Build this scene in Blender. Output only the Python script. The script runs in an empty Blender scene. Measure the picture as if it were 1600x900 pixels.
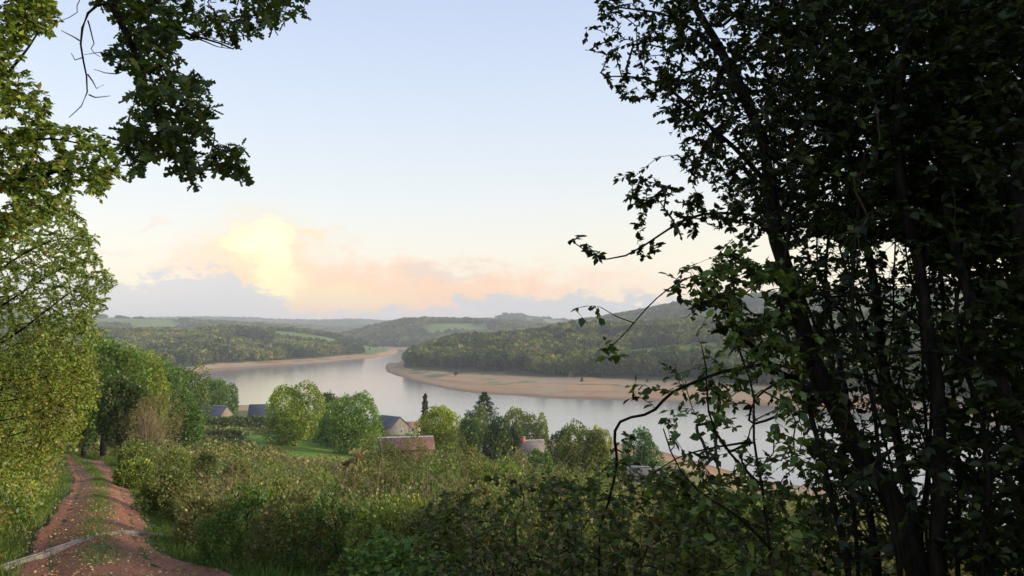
import bpy, math, random
import numpy as np
from mathutils import Vector, Matrix

random.seed(11)
RNG = np.random.default_rng(11)
SC = bpy.context.scene
COL = SC.collection
R = math.radians

# ------------------------------------------------------------------ camera
F = 1230.0            # focal length in photo pixels (1600 wide)
HOR = 515.0           # row of the true horizon
CAMZ = 55.0           # metres above the lake
PITCH = math.atan((HOR - 450) / F)
cam_data = bpy.data.cameras.new("camera")
cam_data.sensor_width = 36.0
cam_data.lens = 36.0 * F / 1600.0
cam_data.clip_start = 0.05
cam_data.clip_end = 30000.0
cam = bpy.data.objects.new("camera", cam_data)
COL.objects.link(cam)
cam.location = (0, 0, CAMZ)
cam.rotation_euler = (math.pi / 2 + PITCH, 0, 0)
SC.camera = cam

# ------------------------------------------------------------------ render settings
SC.view_settings.view_transform = 'Standard'
SC.view_settings.look = 'None'
SC.view_settings.exposure = 0.25
SC.view_settings.gamma = 1.0
SC.view_settings.use_curve_mapping = False
SC.render.engine = 'CYCLES'
cy = SC.cycles
cy.use_denoising = True
cy.max_bounces = 6
cy.diffuse_bounces = 3
cy.glossy_bounces = 2
cy.transmission_bounces = 4
cy.volume_bounces = 0
cy.transparent_max_bounces = 6
cy.caustics_reflective = False
cy.caustics_refractive = False
cy.sample_clamp_indirect = 4.0


def lin(r, g, b):
    def f(c):
        c /= 255.0
        return c / 12.92 if c <= 0.04045 else ((c + 0.055) / 1.055) ** 2.4
    return (f(r), f(g), f(b), 1.0)


# ------------------------------------------------------------------ node helper
class S:
    """A float socket with arithmetic."""
    def __init__(self, nt, sock):
        self.nt, self.s = nt, sock

    def _m(self, op, *others, clamp=False):
        n = self.nt.nodes.new('ShaderNodeMath')
        n.operation = op
        n.use_clamp = clamp
        self.nt.links.new(self.s, n.inputs[0])
        for i, o in enumerate(others):
            if isinstance(o, S):
                self.nt.links.new(o.s, n.inputs[i + 1])
            else:
                n.inputs[i + 1].default_value = o
        return S(self.nt, n.outputs[0])

    def __add__(self, o): return self._m('ADD', o)
    def __radd__(self, o): return self._m('ADD', o)
    def __sub__(self, o): return self._m('SUBTRACT', o)
    def __rsub__(self, o): return (self * -1.0) + o
    def __mul__(self, o): return self._m('MULTIPLY', o)
    def __rmul__(self, o): return self._m('MULTIPLY', o)
    def __truediv__(self, o): return self._m('DIVIDE', o)
    def max(self, o): return self._m('MAXIMUM', o)
    def min(self, o): return self._m('MINIMUM', o)
    def clamp(self): return self._m('ADD', 0.0, clamp=True)
    def exp(self): return self._m('EXPONENT')
    def pow(self, o): return self._m('POWER', o)

    def step(self, a, b):
        """smooth 0..1 while the value goes from a to b"""
        n = self.nt.nodes.new('ShaderNodeMapRange')
        n.interpolation_type = 'SMOOTHSTEP'
        self.nt.links.new(self.s, n.inputs['Value'])
        n.inputs['From Min'].default_value = a
        n.inputs['From Max'].default_value = b
        return S(self.nt, n.outputs['Result'])


def mixc(nt, fac, a, b, blend='MIX'):
    n = nt.nodes.new('ShaderNodeMix')
    n.data_type = 'RGBA'
    n.blend_type = blend
    n.clamp_factor = True
    for inp, v in ((n.inputs[0], fac), (n.inputs[6], a), (n.inputs[7], b)):
        if isinstance(v, S):
            nt.links.new(v.s, inp)
        elif hasattr(v, 'is_output'):
            nt.links.new(v, inp)
        else:
            inp.default_value = v
    return n.outputs[2]


def noise_node(nt, vec, scale, detail=4, rough=0.55, dist=0.0):
    n = nt.nodes.new('ShaderNodeTexNoise')
    n.inputs['Scale'].default_value = scale
    n.inputs['Detail'].default_value = detail
    n.inputs['Roughness'].default_value = rough
    n.inputs['Distortion'].default_value = dist
    if vec is not None:
        nt.links.new(vec, n.inputs['Vector'])
    return S(nt, n.outputs['Fac'])


# ------------------------------------------------------------------ world
SUN_AZ = R(102)      # clockwise from the view direction: from the right, a little behind
SUN_EL = R(14)
world = bpy.data.worlds.new("World")
SC.world = world
world.use_nodes = True
nt = world.node_tree
for n in list(nt.nodes):
    nt.nodes.remove(n)
out = nt.nodes.new('ShaderNodeOutputWorld')
bg = nt.nodes.new('ShaderNodeBackground')
bg.inputs['Strength'].default_value = 0.85
nt.links.new(bg.outputs[0], out.inputs[0])
tc = nt.nodes.new('ShaderNodeTexCoord')
sep = nt.nodes.new('ShaderNodeSeparateXYZ')
nt.links.new(tc.outputs['Generated'], sep.inputs[0])
dx, dy, dz = (S(nt, sep.outputs[i]) for i in range(3))
ramp = nt.nodes.new('ShaderNodeValToRGB')
nt.links.new(dz.clamp().s, ramp.inputs[0])
stops = [(0.0, lin(252, 230, 205)), (0.045, lin(253, 232, 206)), (0.10, lin(246, 236, 218)), (0.17, lin(232, 233, 232)),
         (0.28, lin(214, 223, 238)), (0.39, lin(196, 209, 235)), (1.0, lin(172, 192, 230))]
cr = ramp.color_ramp
cr.elements[0].position, cr.elements[0].color = stops[0]
cr.elements[1].position, cr.elements[1].color = stops[-1]
for p, c in stops[1:-1]:
    e = cr.elements.new(p)
    e.color = c
base = ramp.outputs[0]
# warmer towards the sunset side, low down
warm = dx.step(-0.1, 0.6) * (1.0 - dz.step(0.02, 0.22)) * 0.6
base = mixc(nt, warm, base, lin(255, 238, 200))
# cloud bank near the horizon, set by direction: u across, v up (tangents)
fy = dy.max(0.12)
u = dx / fy
v = dz / fy
comb = nt.nodes.new('ShaderNodeCombineXYZ')
nt.links.new(u.s, comb.inputs[0]); nt.links.new(v.s, comb.inputs[1])
mp = nt.nodes.new('ShaderNodeMapping')
mp.inputs['Scale'].default_value = (1.0, 2.0, 1.0)
nt.links.new(comb.outputs[0], mp.inputs[0])
n1 = noise_node(nt, mp.outputs[0], 9.0, 6, 0.6) - 0.5
n2 = noise_node(nt, mp.outputs[0], 26.0, 5, 0.6) - 0.5
n3 = noise_node(nt, mp.outputs[0], 4.0, 3, 0.5) - 0.5
n4 = noise_node(nt, mp.outputs[0], 60.0, 4, 0.6) - 0.5
front = dy.step(0.15, 0.5)
offv = nt.nodes.new('ShaderNodeMapping'); offv.inputs['Location'].default_value = (7.3, 3.1, 1.7)
nt.links.new(comb.outputs[0], offv.inputs[0])
wa = noise_node(nt, offv.outputs[0], 15.0, 3, 0.5) - 0.5
wb = noise_node(nt, mp.outputs[0], 17.0, 3, 0.5) - 0.5
uw = u + wa * 0.085
vw = v + wb * 0.060


def uv(px, py):
    return (px - 800) / F, (HOR - py) / F


def blob(px, py, rx, ry, soft=1.0, wob=0.5):
    """1 in the middle of an ellipse given in photo pixels, 0 outside, with a billowed edge"""
    cu, cv = uv(px, py)
    a = (uw - cu) * (F / rx)
    b = (vw - cv) * (F / ry)
    d = (a * a + b * b).pow(0.5) + n1 * wob * 3.6 + n2 * wob * 3.2 + n4 * wob * 2.2
    return 1.0 - d.step(1.0 - 0.5 * soft, 1.0 + 0.5 * soft)


# wide pink and orange veil right of the bright tower
veil = (blob(650, 468, 300, 42, 1.6, 0.45)).max(blob(415, 432, 108, 50, 1.6, 0.3))
base = mixc(nt, veil * front * 0.92, base, lin(255, 196, 160))
veil2 = blob(520, 470, 200, 45, 1.7, 0.5)
base = mixc(nt, veil2 * front * 0.9, base, lin(255, 192, 148))
halo = blob(400, 394, 70, 48, 1.7, 0.25).max(blob(466, 361, 34, 7, 1.5, 0.5)).max(blob(436, 444, 58, 40, 1.7, 0.3)).max(blob(540, 466, 110, 22, 1.7, 0.5) * 0.8)
base = mixc(nt, halo * front * 0.95, base, lin(255, 222, 168))
core = blob(394, 380, 38, 27, 1.0, 0.35).max(blob(430, 368, 24, 17, 0.7, 0.35)).max(blob(418, 404, 24, 34, 1.1, 0.35)).max(blob(440, 440, 30, 22, 1.6, 0.4) * 0.55)
base = mixc(nt, core * front * 0.97, base, (1.24, 1.06, 0.52, 1))
hot = blob(416, 378, 26, 26, 1.4, 0.4)
base = mixc(nt, hot * front * 0.55, base, (1.45, 1.30, 0.72, 1))
# lavender bank: top edge as a height profile along u
edge_pts = [(-3000, 440), (120, 430), (250, 436), (305, 424), (345, 420), (375, 438), (420, 464), (470, 480), (560, 482), (650, 478),
            (700, 462), (740, 470), (800, 462), (860, 468), (905, 455), (950, 462), (1050, 470), (1300, 470), (4000, 460)]
fc = nt.nodes.new('ShaderNodeFloatCurve')
cur = fc.mapping.curves[0]
lo, hi = -400.0, 1700.0
pts = [((px - lo) / (hi - lo), (HOR - py) / 110.0) for px, py in edge_pts if lo < px < hi]
cur.points[0].location = (0.0, (HOR - 436) / 110.0)
cur.points[1].location = (1.0, (HOR - 465) / 110.0)
for p in pts:
    cur.points.new(*p)
fc.mapping.update()
upx = (u * F + 800.0 - lo) / (hi - lo)
nt.links.new(upx.clamp().s, fc.inputs['Value'])
top_v = S(nt, fc.outputs[0]) * (110.0 / F)
bank = 1.0 - ((v - top_v) + n1 * 0.070 + n2 * 0.055 + n4 * 0.030).step(-0.007, 0.005)
bankc = mixc(nt, (n3 + 0.5).step(0.35, 0.65), lin(188, 192, 208), lin(206, 200, 209))
low_pink = 1.0 - v.step(0.0, 0.03)
bankc = mixc(nt, low_pink * 0.5 * (1.0 - u.step(0.1, 0.3)), bankc, lin(240, 205, 190))
base = mixc(nt, bank * front * 0.92, base, bankc)
# thin grey streaks on the right of the tower
strk = blob(705, 428, 60, 12, 1.2, 0.9)
base = mixc(nt, strk * front * 0.45, base, lin(214, 200, 196))
strk2 = blob(235, 352, 26, 4, 1.4, 0.6).max(blob(180, 398, 36, 4, 1.4, 0.6))
base = mixc(nt, strk2 * front * 0.5, base, lin(250, 214, 196))
# a little of the physical sky on top, sun in the same direction as the lamp
sky = nt.nodes.new('ShaderNodeTexSky')
sky.sky_type = 'NISHITA'
sky.sun_disc = False
sky.sun_elevation = SUN_EL
sky.sun_rotation = SUN_AZ
sky.altitude = 300
skm = mixc(nt, 0.12, base, sky.outputs[0])
skn = nt.nodes.new('ShaderNodeVectorMath'); skn.operation = 'SCALE'
nt.links.new(sky.outputs[0], skn.inputs[0]); skn.inputs['Scale'].default_value = 0.05
skb = nt.nodes.new('ShaderNodeVectorMath'); skb.operation = 'SCALE'
nt.links.new(base, skb.inputs[0]); skb.inputs['Scale'].default_value = 0.95
ska = nt.nodes.new('ShaderNodeVectorMath'); ska.operation = 'ADD'
nt.links.new(skn.outputs[0], ska.inputs[0]); nt.links.new(skb.outputs[0], ska.inputs[1])
nt.links.new(ska.outputs[0], bg.inputs['Color'])
nt.nodes.remove(skm.node)

# ------------------------------------------------------------------ sun
sd = bpy.data.lights.new("sun", 'SUN')
sd.energy = 4.6
sd.angle = R(10)
sd.color = (1.0, 0.85, 0.62)
sun = bpy.data.objects.new("sun", sd)
COL.objects.link(sun)
sdir = Vector((math.sin(SUN_AZ) * math.cos(SUN_EL), math.cos(SUN_AZ) * math.cos(SUN_EL), math.sin(SUN_EL)))
sun.rotation_euler = sdir.to_track_quat('Z', 'Y').to_euler()
sun.location = (50, -20, 120)


# ------------------------------------------------------------------ maths helpers
def W(px, py, d):
    """world point that lies d metres ahead along the view through a photo pixel"""
    a = (px - 800) / F
    b = (450 - py) / F
    cp, sp = math.cos(PITCH), math.sin(PITCH)
    y = cp - b * sp
    z = sp + b * cp
    k = d / y
    return np.array([a * k, d, CAMZ + z * k])


def Wv(px, py, d):
    px, py, d = np.asarray(px, float), np.asarray(py, float), np.asarray(d, float)
    a = (px - 800) / F
    b = (450 - py) / F
    cp, sp = math.cos(PITCH), math.sin(PITCH)
    k = d / (cp - b * sp)
    return np.stack([a * k, d + 0 * a, CAMZ + (sp + b * cp) * k], -1)


def toPx(P):
    cp, sp = math.cos(PITCH), math.sin(PITCH)
    x, y, z = P[..., 0], P[..., 1], P[..., 2] - CAMZ
    dep = y * cp + z * sp
    up = -y * sp + z * cp
    dep = np.where(dep < 0.01, 0.01, dep)
    return 800 + F * x / dep, 450 - F * up / dep, dep


def _hash(ix, iy, seed):
    h = (ix.astype(np.int64) * 374761393 + iy.astype(np.int64) * 668265263 + seed * 974634777) & 0x7fffffff
    h = ((h ^ (h >> 13)) * 1274126177) & 0x7fffffff
    h = h ^ (h >> 16)
    return (h & 0xffffff) / float(0xffffff)


def vnoise(x, y, scale, seed=0):
    x = np.asarray(x, float) / scale
    y = np.asarray(y, float) / scale
    ix, iy = np.floor(x), np.floor(y)
    fx, fy_ = x - ix, y - iy
    fx = fx * fx * (3 - 2 * fx)
    fy_ = fy_ * fy_ * (3 - 2 * fy_)
    a = _hash(ix, iy, seed); b = _hash(ix + 1, iy, seed)
    c = _hash(ix, iy + 1, seed); d = _hash(ix + 1, iy + 1, seed)
    return (a * (1 - fx) + b * fx) * (1 - fy_) + (c * (1 - fx) + d * fx) * fy_


def fbm(x, y, scale, seed=0, o=4):
    s, a, t = 0, 1.0, 0
    for i in range(o):
        s = s + a * vnoise(x, y, scale / 2 ** i, seed + i * 17)
        t += a
        a *= 0.5
    return s / t


# ------------------------------------------------------------------ mesh helpers
def mesh_from(name, V, faces, tint=None, smooth=False):
    """faces: list of int arrays (n, k)"""
    V = np.asarray(V, np.float32)
    me = bpy.data.meshes.new(name)
    me.vertices.add(len(V))
    me.vertices.foreach_set('co', V.ravel())
    loops = np.concatenate([np.asarray(f, np.int32).ravel() for f in faces]) if faces else np.zeros(0, np.int32)
    sizes = np.concatenate([np.full(len(f), np.asarray(f).shape[1], np.int32) for f in faces]) if faces else np.zeros(0, np.int32)
    me.loops.add(len(loops))
    me.loops.foreach_set('vertex_index', loops)
    me.polygons.add(len(sizes))
    st = np.concatenate([[0], np.cumsum(sizes)[:-1]]).astype(np.int32) if len(sizes) else np.zeros(0, np.int32)
    me.polygons.foreach_set('loop_start', st)
    if smooth:
        me.polygons.foreach_set('use_smooth', np.ones(len(sizes), bool))
    me.update(calc_edges=True)
    if tint is not None:
        at = me.color_attributes.new('tint', 'FLOAT_COLOR', 'POINT')
        c = np.ones((len(V), 4), np.float32)
        c[:, :3] = tint
        at.data.foreach_set('color', c.ravel())
    return me


def link(name, me, mat=None, parent=None, kind=None):
    o = bpy.data.objects.new(name, me)
    if mat is not None:
        for m in (mat if isinstance(mat, (list, tuple)) else [mat]):
            me.materials.append(m)
    COL.objects.link(o)
    if parent is not None:
        o.parent = parent
    if kind:
        o['kind'] = kind
    return o


def part(name, V, faces, mat, root, tint=None, smooth=False, kind=None):
    """part whose vertices are given in world space, under a root Empty (unrotated)"""
    L = np.array(root_loc(root))
    return link(name, mesh_from(name, np.asarray(V) - L, faces, tint, smooth), mat, root, kind)


def root_loc(o):
    p = Vector((0, 0, 0))
    while o is not None:
        p = p + o.location
        o = o.parent
    return p


def thing(name, label, cat, loc, group=None):
    o = bpy.data.objects.new(name, None)
    o.empty_display_size = 0.3
    o.location = tuple(float(c) for c in loc)
    o['label'] = label
    o['category'] = cat
    if group:
        o['group'] = group
    COL.objects.link(o)
    return o


def tubes(lines, sides=5):
    """lines: list of (pts (n,3), radii (n,)). returns V, faces"""
    Vs, Fs, off = [], [], 0
    ang = np.arange(sides) * 2 * math.pi / sides
    ca, sa = np.cos(ang), np.sin(ang)
    for P, r in lines:
        P = np.asarray(P, float)
        n = len(P)
        if n < 2:
            continue
        T = np.gradient(P, axis=0)
        T /= np.linalg.norm(T, axis=1, keepdims=True) + 1e-9
        ref = np.array([0.31, 0.17, 0.93]) if abs(T[0, 2]) < 0.8 else np.array([0.95, 0.2, 0.1])
        A = np.cross(T, ref); A /= np.linalg.norm(A, axis=1, keepdims=True) + 1e-9
        B = np.cross(T, A)
        r = np.asarray(r, float)[:, None, None]
        ring = P[:, None, :] + r * (A[:, None, :] * ca[None, :, None] + B[:, None, :] * sa[None, :, None])
        Vs.append(ring.reshape(-1, 3))
        i = np.arange(n - 1)[:, None] * sides
        j = np.arange(sides)[None, :]
        j2 = (j + 1) % sides
        q = np.stack([i + j, i + j2, i + sides + j2, i + sides + j], -1).reshape(-1, 4) + off
        Fs.append(q)
        off += n * sides
    if not Vs:
        return np.zeros((0, 3)), []
    return np.concatenate(Vs), [np.concatenate(Fs)]


# leaf outlines: y along the leaf, unit length
def tpl_oval(w=0.30, fold=0.07):
    V = [(0, 0, 0), (w, .3, fold), (w * .8, .65, fold), (0, 1, -.08), (-w * .8, .65, fold), (-w, .3, fold)]
    return np.array(V, float), [np.array([(0, 1, 2, 3), (0, 3, 4, 5)])]


def tpl_diamond(w=0.3):
    return np.array([(0, 0, 0), (w, .45, .05), (0, 1, -.03), (-w, .45, .05)], float), [np.array([(0, 1, 2, 3)])]


def tpl_oak():
    V = [(0, 0, 0), (.05, .20, .02), (.24, .36, .06), (.09, .44, .03), (.33, .66, .07), (.11, .68, .03), (.20, .92, .04), (0, 1, -.06)]
    m = [(-x, y, z) for x, y, z in V[1:-1]]
    V = V + m                       # 0..7 right side, 8..13 left side
    r = [(0, 1, 3), (1, 2, 3), (0, 3, 5), (3, 4, 5), (0, 5, 7), (5, 6, 7)]
    l = [(0, 10, 8), (8, 10, 9), (0, 12, 10), (10, 12, 11), (0, 7, 12), (12, 7, 13)]
    return np.array(V, float), [np.array(r + l)]


OVAL, SLIM, DIAM, OAK = tpl_oval(), tpl_oval(0.19, 0.04), tpl_diamond(), tpl_oak()
CLUMP = (np.array([(-.45, .05, 0), (.35, -.1, .12), (.5, .75, 0), (-.3, 1.0, .12)], float), [np.array([(0, 1, 2, 3)])])


def frames(ydir, zhint):
    y = ydir / (np.linalg.norm(ydir, axis=1, keepdims=True) + 1e-9)
    x = np.cross(y, zhint)
    x /= np.linalg.norm(x, axis=1, keepdims=True) + 1e-9
    z = np.cross(x, y)
    return x, y, z


def leaves(tpl, pos, ydir, zhint, size, col):
    V0, F0 = tpl
    n, k = len(pos), len(V0)
    x, y, z = frames(ydir, zhint)
    s = np.asarray(size, float).reshape(-1, 1, 1)
    V = pos[:, None, :] + s * (V0[None, :, 0, None] * x[:, None, :] + V0[None, :, 1, None] * y[:, None, :] + V0[None, :, 2, None] * z[:, None, :])
    Fs = [(f[None] + (np.arange(n) * k)[:, None, None]).reshape(-1, f.shape[1]) for f in F0]
    C = np.repeat(col, k, axis=0)
    return V.reshape(-1, 3), Fs, C


def rand_unit(n, rng):
    v = rng.normal(size=(n, 3))
    return v / np.linalg.norm(v, axis=1, keepdims=True)


GAIN = np.array([1.27, 1.36, 1.05])


def palette(cols, weights, n, rng, jit=0.25):
    c = np.array(cols, float)
    w = np.array(weights, float); w /= w.sum()
    k = rng.choice(len(c), n, p=w)
    out_ = c[k] * (1 + jit * rng.normal(size=(n, 1))).clip(0.45, 1.7)
    out_[:, 0] *= (1 + 0.10 * rng.normal(size=n)).clip(0.6, 1.5)
    out_ *= GAIN
    return out_.clip(0.005, 0.6)


# ------------------------------------------------------------------ materials
def new_mat(name):
    m = bpy.data.materials.new(name)
    m.use_nodes = True
    t = m.node_tree
    for n in list(t.nodes):
        t.nodes.remove(n)
    o = t.nodes.new('ShaderNodeOutputMaterial')
    return m, t, o


def leaf_material(name, gloss=0.05, trans=0.35, by_object=None, rough=0.45):
    m, t, o = new_mat(name)
    at = t.nodes.new('ShaderNodeAttribute'); at.attribute_name = 'tint'
    col = at.outputs['Color']
    if by_object:
        oi = t.nodes.new('ShaderNodeObjectInfo')
        rp = t.nodes.new('ShaderNodeValToRGB')
        rp.color_ramp.interpolation = 'LINEAR'
        els = rp.color_ramp.elements
        els[0].position, els[0].color = 0.0, by_object[0] + (1,)
        els[1].position, els[1].color = 1.0, by_object[-1] + (1,)
        for i, c in enumerate(by_object[1:-1]):
            e = els.new((i + 1) / (len(by_object) - 1)); e.color = c + (1,)
        t.links.new(oi.outputs['Random'], rp.inputs[0])
        geo_ = t.nodes.new('ShaderNodeNewGeometry')
        flat = t.nodes.new('ShaderNodeVectorMath'); flat.operation = 'MULTIPLY'; flat.inputs[1].default_value = (1, 1, 0)
        t.links.new(geo_.outputs['Position'], flat.inputs[0])
        st = noise_node(t, flat.outputs[0], 0.009, 4, 0.6)
        stand = mixc(t, st.step(0.40, 0.60), (0.62, 0.72, 0.70, 1), (1.75, 1.65, 1.25, 1))
        col = mixc(t, 1.0, mixc(t, 1.0, col, rp.outputs[0], 'MULTIPLY'), stand, 'MULTIPLY')
    d = t.nodes.new('ShaderNodeBsdfDiffuse')
    tr = t.nodes.new('ShaderNodeBsdfTranslucent')
    g = t.nodes.new('ShaderNodeBsdfGlossy'); g.inputs['Roughness'].default_value = rough
    g.inputs['Color'].default_value = (0.9, 0.95, 1, 1)
    t.links.new(col, d.inputs[0])
    tcx = mixc(t, 1.0, col, (1.15, 1.25, 0.55, 1), 'MULTIPLY')
    t.links.new(tcx, tr.inputs[0])
    a = t.nodes.new('ShaderNodeMixShader'); a.inputs[0].default_value = trans
    t.links.new(d.outputs[0], a.inputs[1]); t.links.new(tr.outputs[0], a.inputs[2])
    b = t.nodes.new('ShaderNodeMixShader'); b.inputs[0].default_value = gloss
    t.links.new(a.outputs[0], b.inputs[1]); t.links.new(g.outputs[0], b.inputs[2])
    t.links.new(b.outputs[0], o.inputs[0])
    return m


M_LEAF = leaf_material('leaf_blade', 0.02, 0.35)
M_LEAF_DARK = leaf_material('hedge_leaf_blade', 0.018, 0.30)
M_FAR = leaf_material('far_crown', 0.0, 0.15, by_object=[(0.060, 0.085, 0.025), (0.085, 0.115, 0.030), (0.12, 0.145, 0.035), (0.17, 0.17, 0.05),
                                                         (0.13, 0.11, 0.05), (0.055, 0.08, 0.03), (0.13, 0.145, 0.04), (0.09, 0.115, 0.035)])


def bark_material(name, c1, c2, scale=6.0):
    m, t, o = new_mat(name)
    b = t.nodes.new('ShaderNodeBsdfPrincipled')
    b.inputs['Roughness'].default_value = 0.9
    b.inputs['Specular IOR Level'].default_value = 0.02
    geo = t.nodes.new('ShaderNodeNewGeometry')
    mpn = t.nodes.new('ShaderNodeMapping'); mpn.inputs['Scale'].default_value = (scale * 3, scale * 3, scale * 0.5)
    t.links.new(geo.outputs['Position'], mpn.inputs[0])
    n = noise_node(t, mpn.outputs[0], 2.0, 6, 0.65)
    t.links.new(mixc(t, n.step(0.35, 0.65), c1 + (1,), c2 + (1,)), b.inputs['Base Color'])
    bp = t.nodes.new('ShaderNodeBump'); bp.inputs['Strength'].default_value = 0.7; bp.inputs['Distance'].default_value = 0.02
    t.links.new(n.s, bp.inputs['Height']); t.links.new(bp.outputs[0], b.inputs['Normal'])
    t.links.new(b.outputs[0], o.inputs[0])
    return m


M_BARK = bark_material('dark_bark', (0.012, 0.010, 0.008), (0.032, 0.027, 0.020))
M_TWIG = bark_material('twig_bark', (0.05, 0.038, 0.028), (0.10, 0.08, 0.055), 30)
M_DRY = bark_material('dry_stalk', (0.22, 0.16, 0.10), (0.34, 0.27, 0.18), 30)


def plain_material(name, c1, c2, scale=3.0, rough=0.8, detail=5, bump=0.3, dist=0.02, spec=0.3):
    m, t, o = new_mat(name)
    b = t.nodes.new('ShaderNodeBsdfPrincipled')
    b.inputs['Roughness'].default_value = rough
    b.inputs['Specular IOR Level'].default_value = spec
    tcn = t.nodes.new('ShaderNodeTexCoord')
    n = noise_node(t, tcn.outputs['Object'], scale, detail, 0.65)
    t.links.new(mixc(t, n.step(0.3, 0.7), c1 + (1,), c2 + (1,)), b.inputs['Base Color'])
    if bump:
        bp = t.nodes.new('ShaderNodeBump'); bp.inputs['Strength'].default_value = bump; bp.inputs['Distance'].default_value = dist
        t.links.new(n.s, bp.inputs['Height']); t.links.new(bp.outputs[0], b.inputs['Normal'])
    t.links.new(b.outputs[0], o.inputs[0])
    return m


# ------------------------------------------------------------------ terrain
GZ = CAMZ - 1.65
AZ_NODES = np.degrees(np.arctan((np.array([-600, 60, 150, 350, 600, 900, 1250, 1600, 2400]) - 800) / F))
PROF = [
    [(0, 0), (15, 1.2), (65, 5), (150, 12), (260, 18), (600, 22), (1200, 30), (3000, 20)],
    [(0, 0), (15, 2.1), (65, 7.85), (150, 17), (260, 24), (600, 36), (1000, 44), (1300, 46), (3000, 47)],
    [(0, 0), (15, 2.1), (65, 7.85), (100, 13), (150, 18.5), (260, 25.5), (600, 40), (1000, 49), (1300, 50), (2000, 57)],
    [(0, 0), (15, 2.5), (30, 5.6), (65, 11.3), (150, 20.5), (260, 28.5), (400, 41), (560, 50), (620, 53.4), (680, 58)],
    [(0, 0), (15, 2.9), (30, 6.4), (65, 13), (150, 22.5), (260, 33), (350, 44), (430, 51), (480, 53.4), (540, 58)],
    [(0, 0), (15, 3.0), (30, 6.8), (65, 14), (150, 26), (260, 40), (350, 50.5), (400, 53.4), (450, 58)],
    [(0, 0), (15, 3.0), (30, 7), (65, 16), (150, 31), (250, 50), (305, 53.4), (350, 58)],
    [(0, 0), (15, 3.0), (30, 7), (65, 18), (150, 42), (190, 50.5), (225, 53.4), (260, 58)],
    [(0, 0), (15, 2.0), (30, 6), (65, 18), (150, 42), (190, 50.5), (225, 53.4), (260, 58)],
]
LR = np.linspace(math.log(0.3), math.log(12000), 700)
TAB = []
for pr in PROF:
    r_, d_ = zip(*pr)
    t_ = np.interp(np.exp(LR), r_, d_)
    k_ = np.hanning(27); k_ /= k_.sum()
    t_ = np.convolve(np.pad(t_, 13, mode='edge'), k_, mode='valid')
    TAB.append(t_)
TAB = np.array(TAB)

TRACK = np.array([(2.2, -8), (0.9, -4), (-0.4, 1.0), (-2.8, 5.6), (-5.64, 11.3), (-7.1, 13.9), (-8.75, 16.7), (-10.9, 21.1), (-13.6, 26.4), (-19.2, 37.2), (-24.6, 46.7), (-33, 61), (-44.5, 82), (-60, 102), (-84, 120)], float)


def resample(P, step, win=9):
    seg = np.linalg.norm(np.diff(P, axis=0), axis=1)
    s = np.concatenate([[0], np.cumsum(seg)])
    n = int(s[-1] / step) + 1
    t = np.linspace(0, s[-1], n)
    Q = np.stack([np.interp(t, s, P[:, i]) for i in range(P.shape[1])], -1)
    k = np.hanning(win); k /= k.sum()
    hw_ = win // 2
    out_ = Q.copy()
    for i in range(P.shape[1]):
        out_[:, i] = np.convolve(np.pad(Q[:, i], hw_, mode='edge'), k, mode='valid')
    out_[0], out_[-1] = Q[0], Q[-1]
    return out_


TRK = resample(TRACK, 0.6)
TRK_T = np.gradient(TRK, axis=0); TRK_T /= np.linalg.norm(TRK_T, axis=1, keepdims=True)


def track_dist(x, y):
    """signed distance to the track's centre line, positive to its right; index along it"""
    x = np.atleast_1d(np.asarray(x, float)); y = np.atleast_1d(np.asarray(y, float))
    sh = x.shape
    x, y = x.ravel(), y.ravel()
    outd = np.full(len(x), 500.0); outi = np.zeros(len(x), int)
    near = np.nonzero((np.abs(y - 50) < 110) & (x < 60) & (x > -140))[0]
    for c in range(0, len(near), 20000):
        k = near[c:c + 20000]
        ddx = x[k, None] - TRK[None, :, 0]; ddy = y[k, None] - TRK[None, :, 1]
        d2 = ddx ** 2 + ddy ** 2
        i = d2.argmin(1)
        a = np.arange(len(k))
        side = ddx[a, i] * TRK_T[i, 1] - ddy[a, i] * TRK_T[i, 0]
        outd[k] = np.sqrt(d2[a, i]) * np.sign(side)
        outi[k] = i
    return outd.reshape(sh), outi.reshape(sh)


def near_hill(x, y):
    r = np.hypot(x, y)
    az = np.degrees(np.arctan2(x, y))
    azc = np.clip(az, AZ_NODES[0], AZ_NODES[-1])
    lr = np.clip((np.log(np.maximum(r, 0.31)) - LR[0]) / (LR[1] - LR[0]), 0, len(LR) - 1.001)
    i0 = lr.astype(int); fr = lr - i0
    k = np.clip(np.searchsorted(AZ_NODES, azc) - 1, 0, len(AZ_NODES) - 2)
    t = (azc - AZ_NODES[k]) / (AZ_NODES[k + 1] - AZ_NODES[k])
    t = t * t * (3 - 2 * t)
    a = TAB[k, i0] * (1 - fr) + TAB[k, i0 + 1] * fr
    b = TAB[k + 1, i0] * (1 - fr) + TAB[k + 1, i0 + 1] * fr
    z = GZ - (a * (1 - t) + b * t)
    back = np.clip((np.abs(az) - 60) / 60, 0, 1)
    z = z * (1 - back) + back * (GZ + 0.10 * np.maximum(-y, 0) - 0.02 * np.abs(x))
    z = z + (fbm(x, y, 30, 5, 3) - 0.5) * np.clip((r - 20) / 120, 0, 1) * 2.2 * np.clip((z + 2) / 10, 0, 1)
    return z


# ridges: (px, r of shore, r of beach top, r of crest, z of crest)
def ridge(rows, zb=6.0, back=1.35):
    a = np.array(rows, float)
    a[:, 0] = np.degrees(np.arctan((a[:, 0] - 800) / F))
    return a, zb, back


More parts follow.
